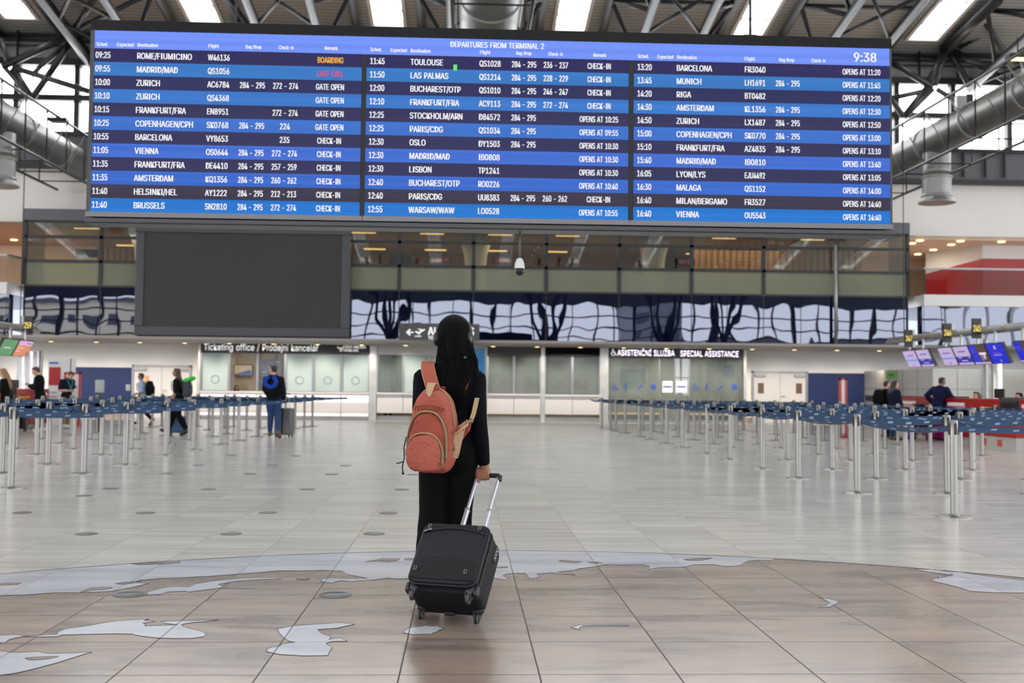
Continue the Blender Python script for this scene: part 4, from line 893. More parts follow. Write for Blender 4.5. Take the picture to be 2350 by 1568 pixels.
MB().add([(-.3, -.08, -.16), (.3, -.08, -.16), (.3, -.08, .02)], [(0, 1, 2)]).build('blue_wedge', mat('blue_picture', (46, 96, 170), .4, es=.3), fr_)
tp = at(620, 850, 42.4)
po = empty('wall_poster', (tp.x, 42.5, tp.z), 0, 'grey blue timetable poster behind the ticketing window', 'poster')
MB().box((-.42, -.02, -.62), (.42, 0, .42)).build('sheet', mat('timetable_blue', (138, 142, 164), .5), po)
mb = MB()
for j in range(5):
    for i in range(3): mb.mat((j+i) % 3); mb.box((-.36+.26*i, -.026, .3-.2*j), (-.16+.26*i, -.02, .34-.2*j))
mb.build('printed_blocks', [mat('poster_red', (170, 80, 100), .5), mat('poster_ochre', (180, 150, 110), .5), mat('poster_pale', (196, 196, 206), .5)], po)
# red LED clocks, lobby plant and screens behind the glass box
for px, py, n in ((1015, 596, 'left of the hanging camera'), (1152, 598, 'beside the hanging camera'), (1574, 602, 'behind the right part of the glass box')):
    p = at(px, py, 40); r = empty('led_clock', (p.x, 40, p.z), 0, 'black clock with red digits in the lobby, ' + n, 'clock', 'red digit clocks in the lobby')
    MB().box((-.34, 0, -.11), (.34, .08, .11)).build('case', X['black'], r)
    mb = MB(); text(mb, '09:38', (0, -.004, -.06), .12, align='C', fit=.5); mb.build('digits', emis('red_digits', (190, 30, 40), 1.0), r)
flat_tv(at(918, 595, 40), .85, .5, 'dark screen on the lobby balustrade beside the video wall', X['black'], 40, name='lobby_screen')
flat_tv(at(200, 582, 40), .8, .3, 'dark equipment on the lobby balustrade left of the video wall', X['black'], 40, name='lobby_screen')
p = at(1228, 610, 39); pl = empty('potted_plant', (p.x, 39, 4.46), 0, 'tall leafy potted plant in the lobby right of the hanging camera', 'plant')
MB().lathe((0, 0, 0), [(.16, 0), (.2, .35), (.18, .36)], 16).build('pot', X['white_gloss'], pl, smooth=True); MB().tube([(0, 0, .3), (.03, 0, 1.0), (-.05, .02, 1.7)], [.03, .025, .015], 8).build('stem', mat('plant_stem', (80, 66, 44), .7), pl)
mb = MB()
for i in range(90):
    t = R.uniform(.7, 1.8); a = R.uniform(0, 6.28); l = R.uniform(.15, .34); c0 = Vector((R.uniform(-.06, .06), R.uniform(-.06, .06), t)); d = Vector((math.cos(a), math.sin(a), R.uniform(-.5, .7))).normalized()
    s = d.cross(Vector((0, 0, 1))).normalized()*l*.16; mb.add([c0, c0+d*l*.5+s, c0+d*l, c0+d*l*.5-s], [(0, 1, 2, 3)])
mb.build('foliage', mat('dark_leaf', (44, 58, 36), .5), pl)
# gallery downlights
gl = [(2093, 558), (2131, 545), (2106, 583), (2142, 573), (2183, 561), (2224, 547), (2187, 585), (2318, 549), (32, 550), (17, 572), (88, 548)]
for n, (px, py) in enumerate(gl):
    d = FW + RT*((px-W/2)/FPX) - UP*((py-H/2)/FPX); t = (6.71-CAMZ)/d.z if px < 60 or px > 2085 else (6.6-CAMZ)/d.z
    v = Vector((d.x*t, max(38.4, d.y*t), 6.705))
    g = MB().lathe(v, [(.001, -.03), (.12, -.028), (.14, 0), (.001, .004)], 18).build('recessed_downlight', X['lamp'], smooth=True)
    tag(g, 'recessed warm downlight in the %s ceiling, %s' % ('gallery' if px > 1000 else 'lounge', ['first from the glass box in the front', 'second from the glass box in the front', 'first in the middle row', 'second in the middle row', 'third in the middle row', 'third in the front row', 'deepest one', 'above the white and red wall', 'nearer one at left edge', 'deeper one at left edge', 'closest to the glass box, left side'][n]), 'light')
for x in (17, 20, 23): lamp('AREA', 'gallery_lamp', (x, 40.5, 6.6), 50, (1, .84, .68), shape='DISK', size=1.5)
for x in (-16, -19, -23): lamp('AREA', 'lounge_lamp', (x, 41, 6.6), 40, (1, .78, .58), shape='DISK', size=1.5)

# ------------------------------------------------------------------ belt posts
def post_proto():
    r = empty('belt_post', (0, 0, 0))
    MB().lathe((0, 0, 0), [(.17, 0), (.17, .008), (.15, .014), (.05, .018), (.045, .03)], 28).build('base', X['steel'], r, smooth=True, angle=.6)
    MB().tube([(0, 0, .015), (0, 0, .9)], .036, 20).build('post', X['steel'], r, smooth=True, angle=.8)
    MB().lathe((0, 0, 0), [(.037, .80), (.0395, .80), (.0395, .945), (.034, .955), (.001, .957)], 20).build('belt_head', X['steel'], r, smooth=True, angle=.6)
    for a in range(4):
        c, s = math.cos(a*math.pi/2), math.sin(a*math.pi/2)
        MB().box((c*.042-.012, s*.042-.012, .81), (c*.042+.012, s*.042+.012, .925)).build('belt_clip', X['black'], r, bevel=.003)
    return r
def belt_mesh(L, sag, twist=0):
    n = 10; rs = []; hw = .03; mb = MB()
    def pt(u, v):
        z = .868 - sag*4*u*(1-u); a = twist*math.sin(math.pi*u)
        return Vector((.05+(L-.1)*u, math.sin(a)*v, z+math.cos(a)*v))
    for i in range(n+1):
        u = i/n
        rs.append([pt(u, -hw)+Vector((0, -.0012, 0)), pt(u, hw)+Vector((0, -.0012, 0)), pt(u, hw)+Vector((0, .0012, 0)), pt(u, -hw)+Vector((0, .0012, 0))])
    mb.rings(rs); mb.mat(1)
    k = 0; u = .1
    while u < .95:
        for y_ in (-.0022, .0022):
            for j in range(3):
                q0, q1 = u+.022*j/L, u+(.022*j+.012)/L
                sl = .02/L
                mb.add([pt(q0, -.012+.008*(k % 2))+Vector((0, y_, 0)), pt(q1, -.012+.008*(k % 2))+Vector((0, y_, 0)), pt(q1+sl, .006+.008*(k % 2))+Vector((0, y_, 0)), pt(q0+sl, .006+.008*(k % 2))+Vector((0, y_, 0))], [(0, 1, 2, 3)])
        u += .24/L; k += 1
    return mb.mesh('belt', [X['belt'], X['belt_text']])
proto = post_proto(); first = [True]
BM = [belt_mesh(1.07, s, tw) for s, tw in ((.012, 0), (.03, .25), (.05, .5), (.02, .1))]
def make_post(x, y, label, group, belts, rz=0):
    if first[0]: r = proto; first[0] = False
    else: r = copy_tree(proto)
    r.location = (x, y, 0); tag(r, label, 'belt post', group)
    for (dx, dy) in belts:
        L = math.hypot(dx, dy); b = bpy.data.objects.new('belt', BM[R.randrange(4)] if abs(dy) < .5 else BM[R.choice((1, 2))])
        C.objects.link(b); b.parent = r; b.rotation_euler = (0, 0, math.atan2(dy, dx)); b.scale = (L/1.07, 1, 1)
    return r
ORD = 'first second third fourth fifth sixth seventh eighth ninth tenth eleventh twelfth thirteenth fourteenth fifteenth sixteenth'.split()
def row_label(i, j, where, single=False):
    return 'steel belt post, %s from the aisle, %s row from the front, %s' % (ORD[j], ORD[i], where)
RQ = [(10.59, [4.85, 5.95]), (13.02, [4.77, 5.88, 6.97]), (15.15, [4.71, 5.82, 7.03, 8.1]), (16.9, [4.68, 5.79, 6.96, 8.03, 9.1]), (19.08, [4.71, 5.74, 6.87, 7.98, 9.1, 10.2]), (20.7, [4.66, 5.73, 6.82, 7.92, 9.02, 10.04, 11.1]),
      (22.9, [4.63, 5.72, 6.75, 7.94, 8.99, 9.97]), (24.45, [4.58, 5.66, 6.7, 7.84, 8.9, 9.9]), (26.35, [4.55, 5.61, 6.66, 7.64, 8.81, 9.77]), (28.0, [4.53, 5.54, 6.58, 7.65, 8.8, 9.8]), (30.1, [4.48, 5.52, 6.57, 7.6, 8.69, 9.74]), (31.5, [4.41, 5.51, 6.54, 7.56, 8.55, 9.66]), (32.7, [4.42, 5.4, 6.42, 7.4, 8.51]), (34.1, [4.33])]
LQ = [(13.03, [-5.3, -6.4]), (15.18, [-5.2, -6.3, -7.4]), (16.88, [-5.16, -6.32, -7.4]), (19.16, [-5.17, -6.27, -7.37, -8.4]), (20.87, [-5.12, -6.27, -7.34, -8.4]), (22.75, [-5.02, -6.1, -7.24, -8.28, -9.37]), (24.45, [-5.01, -6.09, -7.21, -8.25, -9.3]), (26.3, [-4.94, -6.01, -7.1, -8.2, -9.33]),
      (27.7, [-4.9, -5.95, -7.0, -8.08, -9.2]), (30.0, [-4.88, -5.93, -6.95, -7.95, -9.0]), (31.5, [-4.85, -5.85, -6.85, -7.9, -8.9]), (32.7, [-4.76, -5.8, -6.84, -7.92, -8.95]), (33.4, [-4.62])]
for Q, where, grp, ygap in ((RQ, 'red desk queue', 'belt posts of the queue by the red desks', (0, 2, 4, 6, 8, 10, 12)), (LQ, 'ticketing queue', 'belt posts of the queue before the ticketing office', (1, 3, 5, 7, 9, 11))):
    for i, (y, xs) in enumerate(Q):
        for j, x in enumerate(xs):
            belts = []
            if j+1 < len(xs): belts.append((xs[j+1]-x, 0))
            if j == 0 and i+1 < len(Q) and i in ygap: belts.append((Q[i+1][1][0]-x, Q[i+1][0]-y))
            make_post(x, y, row_label(i, j, where), grp, belts)
make_post(11.79, 23.67, 'lone steel belt post right in front of the red check in desks', 'belt posts of the queue by the red desks', [])

# ------------------------------------------------------------------ round steel floor covers
cov = [(51, 1177), (333.6, 1177.9), (614.5, 1177), (891, 1178), (198, 1226), (530, 1225.5), (858, 1225.5), (298, 1365.8), (768, 1366.8), (193, 1138), (254, 1122), (479, 1123), (704.6, 1123.4), (922, 1124), (384, 1087), (574.6, 1088), (761, 1089), (947, 1090), (456, 1068), (624.7, 1068), (793, 1069), (531, 1045), (679, 1046.8)]
cv = MB().lathe((0, 0, 0), [(.098, 0), (.098, .0042), (.09, .0045), (.088, .003), (.001, .003)], 32).mesh('floor_cover', [mat('worn_steel_cover', (84, 84, 86), .36, .5, var=.12, vscale=30)], True)
rowsz = []
for q in sorted(cov, key=lambda q: -q[1]):
    if not rowsz or abs(rowsz[-1][0][1]-q[1]) > 8: rowsz.append([])
    rowsz[-1].append(q)
for i, rw in enumerate(rowsz):
    for j, q in enumerate(sorted(rw)):
        o = bpy.data.objects.new('floor_cover', cv); C.objects.link(o); o.location = F(*q); s = 1.0 if q[1] > 1300 else .92; o.scale = (s, s, 1)
        tag(o, 'round steel floor cover, %s from left in the %s row of covers from the front' % (ORD[j], ORD[i]), 'floor cover', 'round steel covers set in the floor')

# ------------------------------------------------------------------ check in islands on both sides
def grid_poster(mb, o, ex, w, h):
    """white sheet printed with a red grid of small pictures"""
    o = Vector(o); ex = Vector(ex); n = Vector((ex.y, -ex.x, 0))*.004
    def quad(u0, v0, u1, v1, k, d):
        mb.mat(k); mb.add([o+ex*u0+Vector((0, 0, v0))+n*d, o+ex*u1+Vector((0, 0, v0))+n*d, o+ex*u1+Vector((0, 0, v1))+n*d, o+ex*u0+Vector((0, 0, v1))+n*d], [(0, 1, 2, 3)])
    quad(0, 0, w, h, 0, 1); quad(.02*w, .03*h, .98*w, .8*h, 1, 1.6)
    for i in range(6):
        for j in range(3): quad(w*(.06+.15*i), h*(.1+.23*j), w*(.16+.15*i), h*(.25+.23*j), 0, 2.2)
red_print = mat('red_print', (206, 84, 70), .5); yel = mat('yellow_stripe', (214, 160, 40), .5)
def checkin_desk(x, y0, y1, s, label):
    """desk whose front faces -X (s = 1) or +X (s = -1)"""
    r = empty('check_in_desk', (x, (y0+y1)/2, 0), 0, label, 'desk'); o_ = Matrix.Translation(-Vector(r.location))
    def B(n, mb, mt, **k): return mb.xform(o_).build(n, mt, r, **k)
    d = s*.75
    B('body', MB().box((x, y0, .12), (x+d, y1, 1.08)), X['desk_red'], bevel=.02)
    B('plinth', MB().box((x+s*.05, y0+.03, 0), (x+d, y1-.03, .12)), X['granite'])
    B('shelf', MB().box((x-s*.18, y0+.1, .72), (x, y1-.3, .78)), X['desk_red'], bevel=.01)
    B('stripe', MB().box((x-s*.006, y0+.15, .83), (x, y0+.95, .89)), yel)
    mb = MB(); grid_poster(mb, (x-s*.001, y1-.12 if s > 0 else y0+1.2, .55), (0, -s, 0), .95, .42); B('grid_poster', mb, [X['paper'], red_print])
    B('end_panel', MB().box((x-s*.02, y0-.02, .1), (x+d, y0+.02, 1.12)), X['black'])
    m_ = MB().box((x+s*.3, y0+.5, 1.1), (x+s*.34, y0+.95, 1.32)); m_.box((x+s*.31, y0+.68, 1.08), (x+s*.33, y0+.77, 1.12)); B('monitor', m_, X['black'], bevel=.008)
    return r
checkin_desk(12.3, 27.6, 30.2, 1, 'red check in desk with grid poster, farthest one at right, behind the couple')
checkin_desk(12.3, 24.4, 27.3, 1, 'red check in desk with yellow stripe where the man in navy leans')
checkin_desk(12.4, 21.2, 23.8, 1, 'red check in desk cut by the right edge of the view')
checkin_desk(-11.7, 28.9, 31.2, -1, 'red check in desk at far left behind the man in black jacket')
checkin_desk(-11.7, 25.2, 28.2, -1, 'red check in desk at the left edge of the view')
def baggage_scale(x, y0, y1, s, label):
    r = empty('baggage_scale', (x, (y0+y1)/2, 0), 0, label, 'baggage scale'); o_ = Matrix.Translation(-Vector(r.location))
    MB().box((x, y0, 0), (x+s*.9, y1, .28)).xform(o_).build('plinth', X['granite'], r)
    MB().hexa([(x-.02*s, y0, .28), (x+.9*s, y0, .28), (x+.9*s, y1, .28), (x-.02*s, y1, .28), (x+.12*s, y0+.1, .62), (x+.9*s, y0+.1, .62), (x+.9*s, y1-.1, .62), (x+.12*s, y1-.1, .62)]).xform(o_).build('cover', X['desk_red'], r)
    for yy in (y0+.6, y0+1.3): MB().box((x-.008*s, yy, .07), (x, yy+.2, .22)).xform(o_).build('red_notice', red_print, r)
baggage_scale(11.5, 22.2, 24.2, 1, 'low red baggage scale cover on a grey plinth between two desks')
def sign_pole(name, x, y, z, num, label, s):
    r = empty(name, (x, y, z), 0, label, 'sign')
    MB().box((-.115, -.03, -.25), (.115, .03, .25)).build('panel', mat('sign_black', (40, 39, 38), .4) if 'sign_black' not in bpy.data.materials else bpy.data.materials['sign_black'], r)
    MB().box((s*.116, -.03, -.25), (s*.19, .12, .25)).build('side_panel', X['white_gloss'], r)
    mb = MB(); text(mb, num, (0, -.034, -.08), .16, align='C', fit=.2); mb.build('digits', emis('amber_digits', (250, 224, 120), 1.1) if 'amber_digits' not in bpy.data.materials else bpy.data.materials['amber_digits'], r)
    MB().box((0 if s > 0 else -.2, .02, -.02), (.2 if s > 0 else 0, .06, .02)).build('bracket', X['black'], r)
    return r
for px, py, n, Xp in ((2085, 780, '247', 13.0), (2173.5, 767, '246', 13.0), (2241, 757, '245', 13.0), (65, 750, '259', -12.0)):
    Xp -= math.copysign(.2, Xp); Yp = YX(px, py, Xp); p = at(px, py-3, Yp)
    sign_pole('desk_number_sign', p.x, p.y, p.z, n, {'247': 'farthest hanging number sign, lit 247, over the lilac screens at right', '246': 'middle hanging number sign, lit 246, between its two neighbours at right', '245': 'nearest hanging number sign, lit 245, over the brown picture screen', '259': 'lone hanging number sign, lit 259, over the green screen at left'}[n], 1 if Xp > 0 else -1)
def pipe(x, y0, y1, z, label):
    r = empty('display_pipe', (x, (y0+y1)/2, z), 0, label, 'pipe'); L2 = (y1-y0)/2
    MB().tube([(0, -L2, 0), (0, L2, 0), (0, L2+.3, -.03)], [.1, .1, .05], 20).build('tube', X['galv_plain'], r, smooth=True)
    for k in range(int(L2*2/1.4)): MB().lathe((0, -L2+.5+1.4*k, 0), [(.1, -.05), (.115, -.05), (.115, .05), (.1, .05)], 20, (0, 1, 0)).build('coupling', X['steel_dull'], r, smooth=True, angle=.6)
    for yy in (-L2+2, L2-1): MB().tube([(0, yy, .08), (0, yy, 6.5)], .015, 6).build('hanger_rod', X['black_metal'], r)
    return r
pipe(13.0, 18, 32.6, 2.78, 'long grey steel pipe carrying the desk signs and blue screens at right')
pipe(-12.0, 18, 30.8, 2.72, 'long grey steel pipe carrying the desk sign and screens at left')
scr = {k: mat('screen_'+k, c, .3, es=.75, ecol=c) for k, c in (('lilac', (176, 160, 196)), ('blue', (22, 36, 190)), ('sky', (92, 140, 210)), ('navy', (24, 34, 150)), ('ink', (90, 70, 170)), ('green', (88, 140, 96)), ('orange', (206, 132, 96)), ('pink', (200, 160, 200)), ('brown', (70, 52, 44)), ('cream', (226, 206, 220)))}
SK = ['lilac', 'blue', 'sky', 'navy', 'ink', 'green', 'orange', 'pink', 'brown', 'cream']
def display(x, y0, y1, s, label, rects, zt=2.42, zb=1.93):
    """tilted screen facing -X (s=1) or +X; rects: (u0, v0, u1, v1, key) with u running away from the camera, v up"""
    r = empty('check_in_display', (x, (y0+y1)/2, zt), 0, label, 'screen', 'tilted screens over the check in desks')
    w = y1-y0; h = zt-zb; t = s*.22
    def q(u, v, d): return Vector((t*(1-v) - s*.05*d, w*(u-.5), -h*(1-v) - .022*d))
    MB().hexa([q(0, 0, 0), q(1, 0, 0), q(1, 0, -1.3), q(0, 0, -1.3), q(0, 1, 0), q(1, 1, 0), q(1, 1, -1.3), q(0, 1, -1.3)]).build('housing', X['black'], r)
    mb = MB(); 
    for i, (u0, v0, u1, v1, k) in enumerate(rects):
        mb.mat(SK.index(k)); e = .06+.02*i; mb.add([q(u0, v0, e), q(u1, v0, e), q(u1, v1, e), q(u0, v1, e)], [(0, 1, 2, 3)])
    mb.build('picture', [scr[k] for k in SK], r)
    MB().tube([(t*.2, 0, -.02), (t*.3, 0, .3)], .035, 8).build('mount', X['steel_dull'], r)
    return r
A1 = [(.03, .03, .97, .97, 'lilac'), (.03, .36, .97, .46, 'sky'), (.25, .66, .75, .72, 'ink'), (.45, .1, .52, .22, 'ink')]
A2 = [(.03, .03, .97, .97, 'lilac'), (.03, .14, .97, .46, 'navy'), (.25, .68, .75, .75, 'ink'), (.1, .36, .2, .42, 'lilac'), (.62, .38, .84, .43, 'lilac'), (.3, .22, .7, .27, 'lilac')]
A3 = [(.03, .03, .97, .97, 'lilac'), (.58, .12, .97, .97, 'blue'), (.03, .12, .58, .97, 'brown'), (.1, .5, .5, .6, 'cream'), (.2, .28, .28, .6, 'cream'), (.34, .2, .42, .5, 'sky'), (.64, .72, .92, .76, 'ink'), (.64, .62, .9, .65, 'ink')]
A4 = [(.02, .02, .98, .98, 'blue'), (.46, .72, .56, .88, 'pink'), (.3, .5, .7, .56, 'ink'), (.26, .42, .74, .45, 'lilac'), (.4, .1, .47, .2, 'green')]
Y_ = lambda px: YX(px, 815, 12.8)
for a, b, rects, lab in ((2069, 2098, A1, 'lilac screen with light blue band, first from the far end on the right'), (2099, 2129, A2, 'lilac and blue screen, second from the far end on the right'), (2150, 2182.5, A1, 'lilac screen with light blue band, third from the far end on the right'), (2183.5, 2219, A2, 'lilac and blue screen, beside the one with a brown picture'), (2220, 2258, A3, 'screen half blue and half brown picture with pale bars'), (2259.5, 2299, A4, 'plain bright blue screen with small white emblem'), (2323, 2362, A3, 'blue screen cut off by the right edge')):
    display(12.8, Y_(b), Y_(a), 1, lab, rects)
G1 = [(.03, .03, .97, .97, 'green'), (.25, .45, .7, .5, 'cream')]; G2 = [(.03, .03, .97, .97, 'orange'), (.03, .7, .97, .97, 'pink'), (.55, .8, .85, .86, 'ink'), (.1, .5, .5, .54, 'cream'), (.1, .32, .35, .36, 'cream')]
Yl = lambda px: YX(px, 800, -11.8)
display(-11.8, Yl(10), Yl(45), -1, 'tilted green screen over the left desks', G1, 2.38, 1.95)
display(-11.8, Yl(46), Yl(79), -1, 'tilted orange and lilac screen over the left desks', G2, 2.38, 1.95)
# grey tiled partitions and round steel columns behind the desks
mb = MB(); mb.box((15.0, 34.2, 0), (15.2, 40.2, 1.98)); mb.box((15.2, 34.2, 0), (19.5, 34.4, 1.98)); mb.box((17.6, 32, 0), (24, 32.2, 1.98)); S('wall_partition', mb, X['granite'])
mb = MB()
for yy in (35.4, 36.6, 37.8, 39): mb.box((14.994, yy-.006, 0), (15.0, yy+.006, 1.98))
for xx in (15.8, 16.6): mb.box((xx-.006, 34.194, 0), (xx+.006, 34.2, 1.98))
for zz_ in (.66, 1.32): mb.box((14.994, 34.2, zz_-.006), (15.0, 40.2, zz_+.006)); mb.box((15.0, 34.194, zz_-.006), (17.2, 34.2, zz_+.006))
S('trim_7', mb, X['dark_panel'])
mb = MB(); mb.box((14.96, 34.2, .86), (15.0, 40, 1.08)); S('trim_8', mb, X['bezel'])
for px, Yc, rad, lab in ((2288, 31.5, .15, 'round shiny steel column behind the desks at right'), (2263, 30, .06, 'slim pale post behind the desks at right')):
    p = at(px, 930, Yc); tag(MB().tube([(0, 0, 0), (0, 0, 2.7)], rad, 20).build('steel_column', X['clad'] if rad > .1 else X['galv_plain'], None, smooth=True, angle=.6, loc=(p.x, Yc, 0)), lab, 'column')
gp = Vector((14.985, YX(2046, 861, 14.985), 0)); p = at(2046, 861, gp.y)
gs = empty('notice_sign', (14.99, gp.y, p.z), 0, 'small green notice on the grey partition behind the couple', 'sign'); MB().box((-.02, -.5, -.13), (0, .5, .13)).build('board', mat('lime_green_board', (130, 186, 70), .5), gs); MB().box((-.026, -.22, -.04), (-.02, .22, .04)).build('blue_mark', mat('blue_mark', (60, 120, 160), .5), gs)
# free standing signs
red_fr = mat('red_sign_frame', (186, 60, 48), .4)
def frame_stand(px0, px1, pyt, pyb, Ys, label, rz=0, marks=True):
    a, b = at(px0, pyb, Ys), at(px1, pyt, Ys); w = max(.12, b.x-a.x); h = b.z
    r = empty('sign_stand', ((a.x+b.x)/2, Ys, 0), rz, label, 'sign stand')
    mb = MB()
    for sx_ in (-1, 1): mb.box((sx_*w/2-.03, -.03, 0), (sx_*w/2+.03, .03, h))
    mb.box((-w/2-.03, -.03, h-.05), (w/2+.03, .03, h)); mb.box((-w/2-.03, -.03, .68), (w/2+.03, .03, .74))
    mb.box((-w/2-.05, -.25, 0), (-w/2+.05, .25, .04)); mb.box((w/2-.05, -.25, 0), (w/2+.05, .25, .04)); mb.build('frame', red_fr, r)
    MB().box((-w/2+.03, -.02, .74), (w/2-.03, .02, h-.05)).build('board', X['white_gloss'], r); MB().box((-w/2+.03, -.02, .1), (w/2-.03, .02, .68)).build('lower_board', X['white_gloss'], r)
    if marks: MB().box((-w*.1, -.024, 1.1), (w*.3, -.02, 1.18)).build('dark_print', X['bezel'], r)
frame_stand(147, 184, 855, 980, 31.8, 'white sign stand in a red frame behind the man with the lanyard')
frame_stand(1928, 1941, 868, 1003, 28.6, 'narrow white sign stand in a red frame before the navy panel at right', 0, False)
p = F(78, 978); pz = at(118, 820, p.y).z
ps = empty('poster_kiosk', (at(118, 900, p.y).x, p.y+.6, 0), .12, 'tall white poster kiosk with red picture panel at left', 'kiosk')
MB().box((-.3, -.1, 0), (.3, .1, pz)).build('body', X['white_gloss'], ps, bevel=.02); MB().box((-.27, -.115, 1.18), (.05, -.1, pz-.28)).build('red_picture', X['red'], ps); MB().box((-.27, -.115, pz-.18), (-.02, -.1, pz-.13)).build('blue_heading', bluep, ps)
mb = MB()
for j in range(6): mb.box((-.24, -.112, .3+.13*j), (-.04, -.1, .34+.13*j))
mb.build('text_lines', X['galv_plain'], ps); MB().tube([(.38, 0, 0), (.38, 0, pz)], .07, 14).build('side_post', X['white_gloss'], ps, smooth=True)
p = F(72, 985); bn = empty('plastic_screen', (p.x-.25, p.y+.3, 0), 0, 'clear wavy plastic screen on a post beside the left desk', 'screen')
mb = MB(); rs = []
for j in range(6):
    rs.append([(-.32+.64*i/14, .05*math.sin(i*1.3+.3*j), .75+.27*j) for i in range(15)])
mb.rings(rs, cap=False, close=False).build('sheet', glass('plastic_sheet', (226, 230, 238), .12, rough=.1, frost=.45, fcol=(190, 196, 208)), bn, smooth=True)
MB().tube([(.34, 0, 0), (.34, 0, 2.12)], .05, 12).build('post', X['steel_dull'], bn, smooth=True); MB().box((-.3, -.2, 0), (.4, .2, .03)).build('foot', X['steel_dull'], bn)
p = F(222, 993); hd = at(228, 872, p.y).z
ds = empty('sanitizer_stand', (at(228, 930, p.y).x, p.y, 0), .2, 'grey dispenser panel on a dark pole before the navy wall panel, left', 'stand')
MB().box((-.11, -.04, 1.0), (.11, .04, hd)).build('panel', X['galv_plain'], ds, bevel=.02); MB().box((-.05, -.03, .02), (.06, .03, 1.0)).build('pole', X['bezel'], ds); MB().box((-.22, -.2, 0), (.22, .2, .025)).build('foot', X['steel_dull'], ds, bevel=.01)
# blue information stand behind the woman
p0, p1 = at(1085, 968, 37.5), at(1118, 799, 37.5)
ist = empty('information_stand', (p1.x-.28, 37.5, 0), 0, 'tall information stand with blue and white poster, right of the woman', 'stand'); h = p1.z
MB().box((-.42, -.06, .02), (.28, .06, h)).build('body', X['galv_plain'], ist, bevel=.02); MB().box((-.38, -.07, h*.62), (.2, -.06, h-.04)).build('blue_poster', mat('sky_blue_poster', (50, 140, 206), .4, var=.25, vscale=3), ist); MB().box((-.38, -.07, h*.36), (.2, -.06, h*.61)).build('white_poster', X['paper'], ist); MB().box((-.38, -.07, .5), (.2, -.06, h*.35)).build('grey_poster', X['dark_panel'], ist)
for zz_ in (.8, 1.05): MB().box((.0, -.075, zz_), (.1, -.07, zz_+.06)).build('red_mark', red_print, ist)

